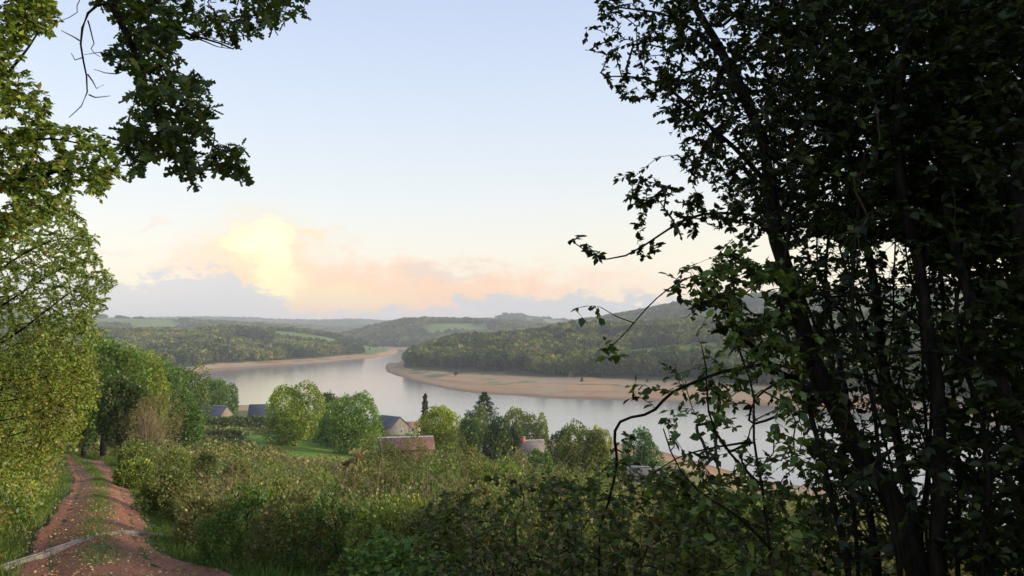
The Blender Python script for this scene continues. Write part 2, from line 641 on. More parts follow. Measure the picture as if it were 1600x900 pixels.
RIDGES = [
    # peninsula and the wooded slope above the clay beach
    ridge([(590, 1135, 1150, 1180, 0.4), (622, 925, 1000, 1100, 3), (655, 850, 985, 1120, 13), (700, 735, 930, 1200, 22), (750, 674, 885, 1260, 28), (850, 630, 835, 1380, 38),
           (950, 618, 810, 1450, 46), (1100, 604, 770, 1500, 58), (1250, 580, 715, 1500, 64), (1420, 560, 670, 1450, 66), (1600, 505, 610, 1400, 68), (1900, 440, 540, 1300, 70), (2600, 400, 500, 1200, 70)], 6.0, 1.5),
    # high hill on the right
    ridge([(770, 1900, 1950, 2300, 4), (830, 1700, 1750, 2500, 45), (870, 1600, 1650, 2600, 64), (930, 1500, 1550, 2600, 82), (1000, 1500, 1550, 2600, 104), (1060, 1500, 1550, 2500, 128),
           (1150, 1500, 1550, 2450, 146), (1300, 1500, 1550, 2400, 152), (1600, 1400, 1450, 2300, 158), (1900, 1300, 1350, 2200, 160), (2800, 1200, 1250, 2100, 150)], 8.0, 1.6),
    # hill beyond the inlet, centre
    ridge([(500, 2600, 2660, 3000, 10), (545, 2400, 2460, 2950, 30), (590, 2290, 2350, 2900, 58), (640, 2220, 2290, 2850, 80), (700, 2200, 2260, 2850, 80), (760, 2150, 2210, 2800, 76),
           (820, 2150, 2210, 2800, 68), (880, 2150, 2210, 2800, 55), (960, 2200, 2260, 2800, 40)], 5.0, 1.5),
    # misty top behind it
    ridge([(700, 3600, 3700, 4300, 45), (740, 3500, 3600, 4250, 85), (785, 3500, 3600, 4250, 124), (830, 3500, 3600, 4250, 121), (880, 3500, 3600, 4250, 104), (950, 3500, 3600, 4250, 80), (1050, 3500, 3600, 4250, 60)], 20, 1.4),
    # left bank front hill
    ridge([(-200, 900, 960, 1900, 60), (150, 1010, 1060, 1900, 50), (300, 1060, 1110, 1850, 44), (350, 1165, 1225, 1900, 52), (430, 1300, 1380, 2000, 53), (500, 1380, 1470, 2000, 40), (545, 1440, 1550, 2000, 24),
           (590, 1560, 1680, 1950, 9), (622, 1880, 1960, 2050, 3), (634, 2100, 2140, 2200, -2)], 6.5, 1.3),
    # left far hill
    ridge([(-400, 2400, 2450, 3300, 130), (0, 2300, 2400, 3300, 112), (160, 2300, 2400, 3300, 100), (240, 2300, 2400, 3300, 97), (300, 2300, 2400, 3300, 84), (400, 2350, 2450, 3300, 68), (450, 2450, 2500, 3300, 55), (500, 2600, 2650, 3300, 36), (560, 2700, 2750, 3300, 8)], 8.0, 1.4),
    # farthest ridges
    ridge([(-900, 4700, 4800, 6500, 150), (200, 4700, 4800, 6500, 128), (300, 4700, 4800, 6500, 138), (380, 4700, 4800, 6500, 136), (430, 4700, 4800, 6500, 126), (500, 4700, 4800, 6500, 122), (560, 4700, 4800, 6500, 130), (620, 4700, 4800, 6500, 118),
           (680, 4700, 4800, 6500, 104), (900, 4700, 4800, 6500, 90), (2600, 4700, 4800, 6500, 140)], 30, 1.4),
    ridge([(350, 3900, 4000, 4700, 60), (420, 3900, 4000, 4700, 88), (520, 3900, 4000, 4700, 66), (600, 3900, 4000, 4700, 78), (680, 3900, 4000, 4700, 90), (760, 3900, 4000, 4700, 70)], 30, 1.4),
]


def far_hills(x, y):
    r = np.hypot(x, y)
    az = np.degrees(np.arctan2(x, y))
    rj = r * (1 + (fbm(x, y, 260, 41, 3) - 0.5) * 0.07 + (fbm(x, y, 120, 47, 2) - 0.5) * 0.07 + (fbm(x, y, 80, 43, 4) - 0.5) * 0.045)
    H_ = np.full(r.shape, -5.0)
    for a, zb, back in RIDGES:
        rs = np.interp(az, a[:, 0], a[:, 1]); rb = np.interp(az, a[:, 0], a[:, 2])
        rt = np.interp(az, a[:, 0], a[:, 3]); zt = np.interp(az, a[:, 0], a[:, 4])
        zbb = np.minimum(zb, np.maximum(zt, 0.1) * 0.8)
        z = np.where(rj < rs, (rj - rs) * 0.05, 0)
        z = np.where((rj >= rs) & (rj < rb), zbb * (rj - rs) / (rb - rs), z)
        t = np.clip((rj - rb) / (rt - rb), 0, 1)
        z = np.where((rj >= rb) & (rj < rt), zbb + (zt - zbb) * (0.35 * t + 0.65 * t * t * (3 - 2 * t)), z)
        t2 = np.clip((rj - rt) / (rt * (back - 1)), 0, 1)
        z = np.where(rj >= rt, zt + (-5 - zt) * (t2 * t2 * (3 - 2 * t2)), z)
        edge = np.minimum(az - a[0, 0], a[-1, 0] - az)
        ef = np.clip(edge / 0.8 + 0.0, 0, 1)
        z = z * ef + -5.0 * (1 - ef)
        amp = np.clip((z - zb) / 25, 0, 1)
        z = z + (fbm(x, y, 420, 9, 4) - 0.5) * 16 * amp + np.clip(z / 4, 0, 1) * (fbm(x, y, 60, 19, 3) - 0.5) * 1.2
        H_ = np.maximum(H_, z)
    return np.where(np.abs(az) < 75, np.maximum(H_, -5), -5)


def bank_add(d):
    """height of the left bank over the track"""
    t = np.clip((-d - 1.7) / 5.0, 0, 1)
    return t * t * (3 - 2 * t) * 2.2 * (np.abs(d) < 400)


def height(x, y, track=True):
    x = np.asarray(x, float); y = np.asarray(y, float)
    z = np.maximum(near_hill(x, y), far_hills(x, y))
    if track:
        d, _ = track_dist(x, y)
        z = z + bank_add(d)
        z = z - 0.12 * np.clip(1.9 - np.abs(d), 0, 0.6) / 0.6
    return z


def hz(x, y):
    return float(height(np.array([x]), np.array([y]))[0])


def ground_ray(px, py, d0=4.0, d1=4000.0):
    ds = np.exp(np.linspace(math.log(d0), math.log(d1), 1500))
    P = Wv(np.full(1500, px), np.full(1500, py), ds)
    h = height(P[:, 0], P[:, 1])
    k = np.nonzero(P[:, 2] < np.maximum(h, 0))[0]
    return P[k[0]] if len(k) else P[-1]


def in_poly(px, py, poly):
    poly = np.asarray(poly, float)
    c = np.zeros(px.shape, bool)
    j = len(poly) - 1
    for i in range(len(poly)):
        xi, yi = poly[i]; xj, yj = poly[j]
        t = ((yi > py) != (yj > py)) & (px < (xj - xi) * (py - yi) / (yj - yi + 1e-12) + xi)
        c ^= t
        j = i
    return c


FIELD = np.array([ground_ray(px, py)[:2] for px, py in [(360, 683), (400, 679), (475, 683), (545, 704), (552, 722), (470, 722), (395, 700)]])

# grid
azs = np.concatenate([np.linspace(-180, -46, 40)[:-1], np.arange(-46, 46.01, 0.32), np.linspace(46, 180, 40)[1:]])
rs_ = np.concatenate([[0.0], np.exp(np.linspace(math.log(0.8), math.log(450), 150))[:-1], np.exp(np.linspace(math.log(450), math.log(1300), 165))[:-1], np.exp(np.linspace(math.log(1300), math.log(11000), 85))])
AA, RR = np.meshgrid(np.radians(azs), rs_)
GX, GY = RR * np.sin(AA), RR * np.cos(AA)
GH = height(GX, GY)
na, nr = len(azs), len(rs_)
idx = np.arange(nr * na).reshape(nr, na)
quads = np.stack([idx[:-1, :-1], idx[1:, :-1], idx[1:, 1:], idx[:-1, 1:]], -1).reshape(-1, 4)
gx, gy, gzv = GX.ravel(), GY.ravel(), GH.ravel()
gr = np.hypot(gx, gy)
gaz = np.degrees(np.arctan2(gx, gy))


def clearing(x, y):
    """1 where the far hills are pasture, 0 where they are wooded"""
    r = np.hypot(x, y); az = np.degrees(np.arctan2(x, y)); px = 800 + F * np.tan(np.radians(np.clip(az, -70, 70)))
    n = fbm(x * 0.6, y, 300, 77, 3)
    c = (n > 0.645) & (r > 1250)
    def sp(p0, p1, r0, r1):
        w = (fbm(x, y, 90, 33, 2) - 0.5)
        return (px > p0 + w * 30) & (px < p1 + w * 30) & (r > r0 + w * 60) & (r < r1 + w * 60)
    c |= sp(970, 1120, 985, 1120) | sp(660, 770, 2500, 2720) | sp(955, 1070, 1500, 1800) | sp(1240, 1420, 1000, 1180) | sp(1050, 1200, 1850, 2050)
    return c


tint = np.tile(np.array([0.055, 0.085, 0.028]), (len(gx), 1))
clr = clearing(gx, gy)
tint[(gr > 700)] = (0.050, 0.062, 0.030)
tint[clr & (gr > 700)] = (0.13, 0.19, 0.055)
nh = gr < 700
pat = fbm(gx, gy, 26, 61, 3)
tint[nh & (pat > 0.55)] = (0.10, 0.115, 0.040)
inf = in_poly(gx, gy, FIELD)
# meadow by the water on the near bank
mead = nh & (gzv < 22) & (gzv > 2)
tint[mead] = (0.12, 0.135, 0.045)
tint[inf] = (0.13, 0.23, 0.035)

m, t, o = new_mat('hillside_ground')
bs = t.nodes.new('ShaderNodeBsdfPrincipled'); bs.inputs['Roughness'].default_value = 0.95; bs.inputs['Specular IOR Level'].default_value = 0.1
at = t.nodes.new('ShaderNodeAttribute'); at.attribute_name = 'tint'
geo = t.nodes.new('ShaderNodeNewGeometry')
sp3 = t.nodes.new('ShaderNodeSeparateXYZ'); t.links.new(geo.outputs['Position'], sp3.inputs[0])
nz = noise_node(t, geo.outputs['Position'], 0.35, 8, 0.7)
nfine = noise_node(t, geo.outputs['Position'], 9.0, 6, 0.75)
nbig = noise_node(t, geo.outputs['Position'], 0.02, 5, 0.6)
c = mixc(t, 1.0, at.outputs['Color'], mixc(t, nz.step(0.3, 0.7), (0.6, 0.6, 0.6, 1), (1.35, 1.3, 1.2, 1)), 'MULTIPLY')
c = mixc(t, 1.0, c, mixc(t, nfine.step(0.35, 0.65), (0.55, 0.55, 0.5, 1), (1.5, 1.4, 1.3, 1)), 'MULTIPLY')
zz = S(t, sp3.outputs[2])
mpz = t.nodes.new('ShaderNodeMapping'); mpz.inputs['Scale'].default_value = (0.004, 0.004, 1.6)
t.links.new(geo.outputs['Position'], mpz.inputs[0])
strand = noise_node(t, mpz.outputs[0], 1.0, 3, 0.6)
clay = mixc(t, strand.step(0.35, 0.65), (0.35, 0.190, 0.095, 1), (0.46, 0.285, 0.155, 1))
clay = mixc(t, nbig.step(0.4, 0.62), clay, (0.36, 0.26, 0.165, 1))
wet = 1.0 - (zz + (nbig - 0.5) * 1.6).step(0.2, 1.3)
clay = mixc(t, wet * 0.65, clay, (0.15, 0.10, 0.065, 1))
mud = noise_node(t, geo.outputs['Position'], 0.05, 7, 0.75)
clay = mixc(t, mud.step(0.5, 0.7) * 0.45, clay, (0.20, 0.15, 0.10, 1))
weeds = noise_node(t, geo.outputs['Position'], 0.014, 7, 0.7).step(0.52, 0.58) * zz.step(2.0, 3.6)
clay = mixc(t, weeds * 0.85, clay, (0.10, 0.15, 0.050, 1))
fac = (zz + (nbig - 0.5) * 3.0).step(6.4, 5.2)
inv = t.nodes.new('ShaderNodeMapRange'); inv.interpolation_type = 'SMOOTHSTEP'
t.links.new((zz + (nbig - 0.5) * 3.0 + (nz - 0.5) * 1.2).s, inv.inputs['Value'])
inv.inputs['From Min'].default_value = 5.0; inv.inputs['From Max'].default_value = 6.4
inv.inputs['To Min'].default_value = 1.0; inv.inputs['To Max'].default_value = 0.0
c = mixc(t, S(t, inv.outputs[0]), c, clay)
t.links.new(c, bs.inputs['Base Color'])
bp = t.nodes.new('ShaderNodeBump'); bp.inputs['Strength'].default_value = 0.6; bp.inputs['Distance'].default_value = 0.10
t.links.new((nz + nfine * 0.4).s, bp.inputs['Height']); t.links.new(bp.outputs[0], bs.inputs['Normal'])
t.links.new(bs.outputs[0], o.inputs[0])
M_GROUND = m
ground = link('ground', mesh_from('ground', np.stack([gx, gy, gzv], -1), [quads], tint, True), M_GROUND, None, 'structure')

# ------------------------------------------------------------------ lake
m, t, o = new_mat('lake_water')
bs = t.nodes.new('ShaderNodeBsdfPrincipled')
bs.inputs['Base Color'].default_value = (0.24, 0.22, 0.20, 1)
bs.inputs['Roughness'].default_value = 0.12
bs.inputs['IOR'].default_value = 1.6
geo = t.nodes.new('ShaderNodeNewGeometry')
mpz = t.nodes.new('ShaderNodeMapping'); mpz.inputs['Scale'].default_value = (0.5, 1.0, 1.0)
t.links.new(geo.outputs['Position'], mpz.inputs[0])
w1 = noise_node(t, mpz.outputs[0], 0.9, 3, 0.5)
w2 = noise_node(t, mpz.outputs[0], 0.05, 4, 0.5)
bp = t.nodes.new('ShaderNodeBump'); bp.inputs['Strength'].default_value = 0.24; bp.inputs['Distance'].default_value = 0.15
t.links.new((w1 + w2 * 2.0).s, bp.inputs['Height']); t.links.new(bp.outputs[0], bs.inputs['Normal'])
t.links.new(bs.outputs[0], o.inputs[0])
lx = np.linspace(-5000, 5000, 11); ly = np.linspace(100, 7000, 11)
LX, LY = np.meshgrid(lx, ly); li = np.arange(121).reshape(11, 11)
lq = np.stack([li[:-1, :-1], li[:-1, 1:], li[1:, 1:], li[1:, :-1]], -1).reshape(-1, 4)
link('lake', mesh_from('lake', np.stack([LX.ravel(), LY.ravel(), 0 * LX.ravel()], -1), [lq]), m, None, 'structure')

# ------------------------------------------------------------------ haze
hb = np.array([(-9000, -60, -8), (9000, -60, -8), (9000, 9500, -8), (-9000, 9500, -8), (-9000, -60, 215), (9000, -60, 215), (9000, 9500, 215), (-9000, 9500, 215)], float)
hf = [np.array([(0, 3, 2, 1), (4, 5, 6, 7), (0, 1, 5, 4), (1, 2, 6, 5), (2, 3, 7, 6), (3, 0, 4, 7)])]
m, t, o = new_mat('valley_air')
pv = t.nodes.new('ShaderNodeVolumePrincipled')
pv.inputs['Color'].default_value = (0.86, 0.92, 1.0, 1)
pv.inputs['Density'].default_value = 0.00014
t.links.new(pv.outputs[0], o.inputs['Volume'])
link('haze', mesh_from('haze', hb, hf), m, None, 'stuff')

# ------------------------------------------------------------------ track
def along_track(i0, i1, offs, lift, step=1):
    V, rows = [], 0
    for i in range(i0, i1, step):
        c, tt = TRK[i], TRK_T[i]
        nrm = np.array([tt[1], -tt[0]])
        V.append(c[None] + offs[:, None] * nrm[None])
        rows += 1
    P = np.concatenate(V)
    return P, rows


TRK2 = resample(TRK, 0.12)
T2 = np.gradient(TRK2, axis=0); T2 /= np.linalg.norm(T2, axis=1, keepdims=True)
kk = np.arange(0, len(TRK2), 1)
NO = 40
widthL = 1.20 + 0.35 * (fbm(TRK2[:, 0], TRK2[:, 1], 2.2, 3, 3) - 0.5) * 2
widthR = 1.20 + 0.35 * (fbm(TRK2[:, 0] + 90, TRK2[:, 1], 2.2, 4, 3) - 0.5) * 2
near_w = np.clip((18 - np.hypot(TRK2[:, 0], TRK2[:, 1])) / 7, 0, 1)
widthR = widthR + 1.1 * near_w
widthL = widthL + 0.15 * near_w
uu = np.linspace(-1, 1, NO)
off = np.where(uu[None] < 0, uu[None] * widthL[:, None], uu[None] * widthR[:, None])
nrm = np.stack([T2[:, 1], -T2[:, 0]], -1)
TP = TRK2[:, None, :] + off[..., None] * nrm[:, None, :]
tx, ty = TP[..., 0].ravel(), TP[..., 1].ravel()
offr = off.ravel()
tz = height(tx, ty) + 0.045
rut = np.exp(-((offr + 0.78) / 0.30) ** 2) + np.exp(-((offr - 0.78) / 0.30) ** 2)
tz -= 0.045 * rut
tz += (fbm(tx, ty, 0.35, 5, 3) - 0.5) * 0.020
ed = np.abs(np.repeat(uu[None], len(TRK2), 0).ravel())
tz -= 0.16 * np.clip((ed - 0.90) / 0.1, 0, 1)
gv = np.exp(-((offr + 0.02) / 0.34) ** 2) * (fbm(tx, ty, 1.4, 8, 4) > 0.44)
tint = np.tile(np.array([0.225, 0.092, 0.052]), (len(tx), 1))
pn = fbm(tx, ty, 0.9, 15, 4)[:, None]
tint = tint * (0.62 + 0.8 * pn)
tint = tint * (1 + 0.18 * rut[:, None] * np.array([1, 0.98, 0.95]))
gcol = np.array([0.085, 0.13, 0.035])
tint = tint * (1 - gv[:, None] * 0.75) + gcol * gv[:, None] * 0.75
m, t, o = new_mat('red_gravel')
bs = t.nodes.new('ShaderNodeBsdfPrincipled'); bs.inputs['Roughness'].default_value = 0.9; bs.inputs['Specular IOR Level'].default_value = 0.2
at = t.nodes.new('ShaderNodeAttribute'); at.attribute_name = 'tint'
geo = t.nodes.new('ShaderNodeNewGeometry')
vo = t.nodes.new('ShaderNodeTexVoronoi'); vo.inputs['Scale'].default_value = 26
t.links.new(geo.outputs['Position'], vo.inputs['Vector'])
sv = t.nodes.new('ShaderNodeSeparateColor'); t.links.new(vo.outputs['Color'], sv.inputs[0])
vs = S(t, sv.outputs[0])
nn_ = noise_node(t, geo.outputs['Position'], 3.0, 6, 0.7)
c = mixc(t, 1.0, at.outputs['Color'], mixc(t, vs, (0.62, 0.60, 0.6, 1), (1.45, 1.4, 1.35, 1)), 'MULTIPLY')
c = mixc(t, nn_.step(0.45, 0.75) * 0.5, c, (0.19, 0.14, 0.10, 1))
t.links.new(c, bs.inputs['Base Color'])
bp = t.nodes.new('ShaderNodeBump'); bp.inputs['Strength'].default_value = 0.55; bp.inputs['Distance'].default_value = 0.015
t.links.new((vs + nn_).s, bp.inputs['Height']); t.links.new(bp.outputs[0], bs.inputs['Normal'])
t.links.new(bs.outputs[0], o.inputs[0])
ti = np.arange(len(tx)).reshape(len(TRK2), NO)
tq = np.stack([ti[:-1, :-1], ti[:-1, 1:], ti[1:, 1:], ti[1:, :-1]], -1).reshape(-1, 4)
link('track', mesh_from('track', np.stack([tx, ty, tz], -1), [tq], tint, True), m, None, 'structure')


def track_z(x, y):
    x = np.asarray(x, float); y = np.asarray(y, float)
    d, _ = track_dist(x, y)
    z = height(x, y)
    r_ = np.exp(-((d + 0.78) / 0.30) ** 2) + np.exp(-((d - 0.78) / 0.30) ** 2)
    return z + np.where(np.abs(d) < 1.35, 0.045 - 0.045 * r_, 0.0)


# stone water bar lying across the track, in separate kerb stones
M_STONE = plain_material('worn_concrete', (0.13, 0.11, 0.09), (0.27, 0.24, 0.21), 5.0, 0.85, 6, 0.6, 0.01)
p0 = ground_ray(2, 889)[:2]; p1 = ground_ray(312, 845)[:2]
cpt = (p0 + p1) / 2
root = thing('drainage_channel', 'pale worn concrete drain laid across the red gravel track', 'drain', (cpt[0], cpt[1], float(track_z(cpt[0:1], cpt[1:2])[0])))
dv = (p1 - p0); Ld = np.linalg.norm(dv); dv /= Ld; nv = np.array([dv[1], -dv[0]])
nst = 7
sg_s = np.linspace(-.4, Ld + .4, 12)
sg_z = np.array([float(track_z(np.array([p0[0] + dv[0] * q]), np.array([p0[1] + dv[1] * q]))[0]) for q in sg_s])
sg_z = np.convolve(np.pad(sg_z, 1, mode='edge'), np.ones(3) / 3, mode='valid') + .05
rg = np.random.default_rng(5)
for side in (-1, 1):
    s0 = -0.15
    for k in range(nst):
        ln = (Ld + 0.3) / nst
        a = s0 + 0.012; b = s0 + ln - 0.012
        s0 += ln
        w0, w1_ = (0.026, 0.058)
        jw = rg.normal(0, 0.012); jz = rg.normal(0, 0.008); ht = 0.012 + rg.uniform(0, .014)
        ns_ = 4
        V = []
        for s in np.linspace(a, b, ns_):
            bend = 0.05 * math.sin(s / Ld * math.pi * 1.3)
            for (wq, hq) in ((w0, -0.1), (w0, ht * 0.8), (w0 + 0.012, ht), (w1_ - 0.014, ht), (w1_, ht * 0.75), (w1_, -0.1)):
                pxy = p0 + dv * s + nv * (side * wq + jw + bend + rg.normal(0, 0.003))
                zb_ = float(np.interp(s, sg_s, sg_z))
                V.append((pxy[0], pxy[1], zb_ + hq + jz + rg.normal(0, 0.004) - (0.02 if side > 0 else 0)))
        V = np.array(V)
        fs = []
        for q in range(ns_ - 1):
            for e in range(6):
                fs.append((q * 6 + e, q * 6 + (e + 1) % 6, (q + 1) * 6 + (e + 1) % 6, (q + 1) * 6 + e))
        f6 = np.array([tuple(range(6)), tuple(reversed([x + (ns_ - 1) * 6 for x in range(6)]))])
        part('kerb_stone', V, [np.array(fs), f6], M_STONE, root)

# loose stones and fallen leaves
rg = np.random.default_rng(21)
n = 5200
ii = rg.integers(20, len(TRK2) - 5, n * 3)
rr = np.hypot(TRK2[ii, 0], TRK2[ii, 1]); keep = rg.random(n * 3) < np.clip(14 / (rr + 0.1), 0, 1) ** 1.3
ii = ii[keep & (rr > 5)][:n]; n = len(ii)
oo = rg.normal(0, 0.95, n)
sx, sy = TRK2[ii, 0] + nrm[ii, 0] * oo, TRK2[ii, 1] + nrm[ii, 1] * oo
sz = track_z(sx, sy)
octv = np.array([(1, 0, 0), (0, 1, 0), (-1, 0, 0), (0, -1, 0), (0, 0, .7), (0, 0, -.6)], float)
octf = [np.array([(0, 1, 4), (1, 2, 4), (2, 3, 4), (3, 0, 4), (1, 0, 5), (2, 1, 5), (3, 2, 5), (0, 3, 5)])]
cs = palette([(0.28, 0.15, 0.11), (0.36, 0.25, 0.20), (0.20, 0.13, 0.10)], [3, 2, 2], n, rg)
V, Fc, C = leaves((octv, octf), np.stack([sx, sy, sz + 0.004], -1), rand_unit(n, rg) * [1, 1, .25], np.tile([0, 0, 1.0], (n, 1)), rg.gamma(3, 0.0052, n) + 0.004, cs)
M_STUFF = leaf_material('loose_litter', 0.02, 0.0)
link('gravel', mesh_from('gravel', V, Fc, C), M_STUFF, None, 'stuff')
n = 9000
ii = rg.integers(20, len(TRK2) - 5, n * 3)
rr = np.hypot(TRK2[ii, 0], TRK2[ii, 1]); keep = rg.random(n * 3) < np.clip(13 / (rr + 0.1), 0, 1) ** 1.5
ii = ii[keep & (rr > 5)][:n]; n = len(ii)
oo = rg.normal(0.55, 1.35, n)
sx, sy = TRK2[ii, 0] + nrm[ii, 0] * oo, TRK2[ii, 1] + nrm[ii, 1] * oo
sz = track_z(sx, sy)
cs = palette([(0.26, 0.13, 0.06), (0.34, 0.22, 0.10), (0.20, 0.09, 0.05), (0.42, 0.30, 0.17), (0.40, 0.33, 0.09)], [4, 3, 3, 2, .6], n, rg)
zh = rand_unit(n, rg) * 0.55 + [0, 0, 1]
yd = rand_unit(n, rg) * [1, 1, 0.25]
V, Fc, C = leaves(OAK, np.stack([sx, sy, sz + 0.012], -1), yd, zh, rg.uniform(0.035, 0.085, n), cs)
link('fallen_leaves', mesh_from('fallen_leaves', V, Fc, C), M_STUFF, None, 'stuff')


# ------------------------------------------------------------------ grass
def grass_blades(name, x, y, hgt, wid, cols, wts, rg, mat=None):
    n = len(x)
    z = track_z(x, y)
    yd = np.stack([rg.normal(0, .35, n), rg.normal(0, .35, n), np.ones(n)], -1)
    zh = rand_unit(n, rg) * [1, 1, .1]
    tplb = (np.array([(-.5 * wid, 0, 0), (.5 * wid, 0, 0), (.40 * wid, .6, .08), (0, 1, .26)], float), [np.array([(0, 1, 2, 3)])])
    V, Fc, C = leaves(tplb, np.stack([x, y, z - 0.01], -1), yd, zh, hgt, palette(cols, wts, n, rg))
    return link(name, mesh_from(name, V, Fc, C), mat or M_LEAF, None, 'stuff')


rg = np.random.default_rng(31)
GC = [(0.095, 0.14, 0.030), (0.13, 0.16, 0.04), (0.06, 0.095, 0.025), (0.20, 0.18, 0.08)]
# strip along the middle of the track
n = 26000
ii = rg.integers(30, len(TRK2) - 5, n)
rr = np.hypot(TRK2[ii, 0], TRK2[ii, 1])
oo = rg.normal(-0.02, 0.20, n)
x, y = TRK2[ii, 0] + nrm[ii, 0] * oo, TRK2[ii, 1] + nrm[ii, 1] * oo
k = (fbm(x, y, 1.4, 8, 4) > 0.46 - 0.10 * np.clip((rr - 14) / 10, 0, 1)) & (rr > 9)
x, y, rr = x[k], y[k], rr[k]
grass_blades('grass_strip', x, y, rg.uniform(0.03, 0.085, len(x)) * (1 + rr / 60), 0.10, GC, [4, 3, 2, .6], rg)
# verges
n = 210000
ii = rg.integers(20, len(TRK2) - 5, n)
rr = np.hypot(TRK2[ii, 0], TRK2[ii, 1])
ok = rg.random(n) < np.clip(16 / rr, 0, 1)
ii, rr = ii[ok], rr[ok]; n = len(ii)
sd_ = np.where(rg.random(n) < 0.6, 1, -1)
oo = sd_ * (1.08 + rg.gamma(2.0, 0.45, n)) + np.where(sd_ > 0, 1.0 * np.clip((18 - rr) / 7, 0, 1), 0)
x, y = TRK2[ii, 0] + nrm[ii, 0] * oo, TRK2[ii, 1] + nrm[ii, 1] * oo
k = (fbm(x, y, 0.9, 81, 3) + np.clip((np.abs(oo) - 1.2) * 0.5, 0, 0.4)) > 0.47
x, y, rr, oo = x[k], y[k], rr[k], oo[k]
grass_blades('verge_grass', x, y, rg.uniform(0.06, 0.21, len(x)) * (1 + rr / 60) * np.clip(np.abs(oo) / 2.2, 0.5, 1.3), 0.075, GC, [4, 3, 3, .8], rg)


# ------------------------------------------------------------------ brush
def scatter_polar(n, az0, az1, r0, r1, rg, power=0.0):
    az = np.radians(rg.uniform(az0, az1, n))
    r = np.exp(rg.uniform(math.log(r0), math.log(r1), n))
    return r * np.sin(az), r * np.cos(az), r


BR = [(0.145, 0.140, 0.040), (0.090, 0.115, 0.030), (0.20, 0.175, 0.055), (0.16, 0.105, 0.055), (0.05, 0.068, 0.022), (0.18, 0.185, 0.055)]


def patch_cols(x, y, n, rg):
    p1_ = fbm(x, y, 3.2, 101, 3); p2_ = fbm(x, y, 2.3, 131, 3)
    c = np.tile(np.array(BR[0]), (n, 1))
    c[p1_ > 0.55] = BR[2]; c[p1_ < 0.44] = BR[1]
    c[(p2_ > 0.60)] = BR[3]; c[p2_ < 0.36] = BR[4]
    r = rg.random(n)
    c[r < 0.05] = BR[5]; c[(r > 0.10) & (r < 0.14)] = BR[3]; c[(r > 0.18) & (r < 0.26)] = BR[1]
    c[(r > 0.995)] = (0.30, 0.12, 0.05)
    c[(r > 0.985) & (r < 0.995)] = (0.32, 0.28, 0.07)
    return (c * GAIN * (1 + .18 * rg.normal(size=(n, 1))).clip(.5, 1.6)).clip(.006, .5)


def brush_height(x, y, base, seed):
    a = fbm(x, y, 2.6, seed, 3); b = 1 - np.abs(fbm(x, y, 1.1, seed + 7, 3) * 2 - 1)
    return base * (0.45 + 0.75 * a + 0.35 * b)


def brush_mask_right(x, y, r):
    d, _ = track_dist(x, y)
    lim = 1.8 + 0.9 * fbm(x, y, 3, 55, 2) + 2.0 * np.clip((18 - r) / 7, 0, 1)
    return (d > lim) & (~in_poly(x, y, FIELD))


MO_rg = np.random.default_rng(40)
MX, MY, MR_ = scatter_polar(900, -34, 38, 6.5, 125, MO_rg)
MD, _ = track_dist(MX, MY)
kk_ = MD > 2.4
MX, MY, MR_ = MX[kk_], MY[kk_], MR_[kk_]
MRAD = (0.55 + 0.030 * MR_) * MO_rg.uniform(.55, 1.5, len(MX))
MHT = MO_rg.uniform(.35, 1.25, len(MX)) * np.interp(MR_, [6, 12, 30, 100], [.75, .9, 1.15, 1.7])
MPAL = np.array([(0.15, 0.12, 0.05), (0.175, 0.145, 0.06), (0.115, 0.130, 0.040), (0.075, 0.110, 0.030), (0.16, 0.165, 0.050), (0.135, 0.105, 0.055), (0.045, 0.070, 0.024), (0.165, 0.175, 0.055), (0.11, 0.085, 0.045), (0.10, 0.12, 0.035), (0.20, 0.155, 0.085)])
MCOL = MPAL[MO_rg.integers(0, len(MPAL), len(MX))]


def mounds(x, y):
    h = np.zeros(len(x)); idx_ = -np.ones(len(x), int)
    for c in range(0, len(x), 20000):
        e = slice(c, c + 20000)
        q = ((x[e, None] - MX) ** 2 + (y[e, None] - MY) ** 2) / MRAD ** 2
        v_ = MHT * np.sqrt(np.clip(1 - q, 0, 1))
        j = v_.argmax(1)
        h[e] = v_[np.arange(len(j)), j]; idx_[e] = np.where(h[e] > .02, j, -1)
    return h, idx_


rg = np.random.default_rng(41)
n = 310000
x, y, r = scatter_polar(n, -34, 36, 5.5, 115, rg)
k = brush_mask_right(x, y, r); x, y, r = x[k], y[k], r[k]; n = len(x)
d, _ = track_dist(x, y)
base_h = np.interp(r, [5, 9, 14, 25, 40, 70, 110], [0.75, 1.15, 1.35, 1.35, 1.5, 1.7, 1.6])
base_h = base_h * np.clip((d - 1.6) / 2.0, 0.35, 1)
pxq = 800 + F * x / y
base_h = base_h * (1 - .45 * ((pxq > 380) & (pxq < 560) & (r > 22)))
mh, mi = mounds(x, y)
ragg = fbm(x, y, 0.5, 211, 3)
top = (brush_height(x, y, base_h, 201) * 0.62 + mh * np.clip((d - 1.6) / 2.0, 0.3, 1) * .85) * (0.8 + .4 * ragg)
H0 = height(x, y)
z = H0 + top * np.where(rg.random(n) < .3, rg.random(n), rg.random(n) ** 0.25) + np.where(rg.random(n) < .03, rg.exponential(.14, n), 0)
yd = rand_unit(n, rg) + [0, -0.2, 0.35]
zh = rand_unit(n, rg) + [0, -.3, .9]
sz_ = 0.052 * (np.maximum(r, 9) / 9.0) ** 0.80 * rg.uniform(0.6, 1.3, n)
cols = patch_cols(x, y, n, rg)
km = (mi >= 0) & (rg.random(n) < .86)
cols[km] = GAIN * MCOL[mi[km]] * (1 + .18 * rg.normal(size=(km.sum(), 1))).clip(.5, 1.6)
V, Fc, C = leaves(DIAM, np.stack([x, y, z], -1), yd, zh, sz_, cols)
link('bramble_thicket', mesh_from('bramble_thicket', V, Fc, C), M_LEAF_DARK, None, 'stuff')


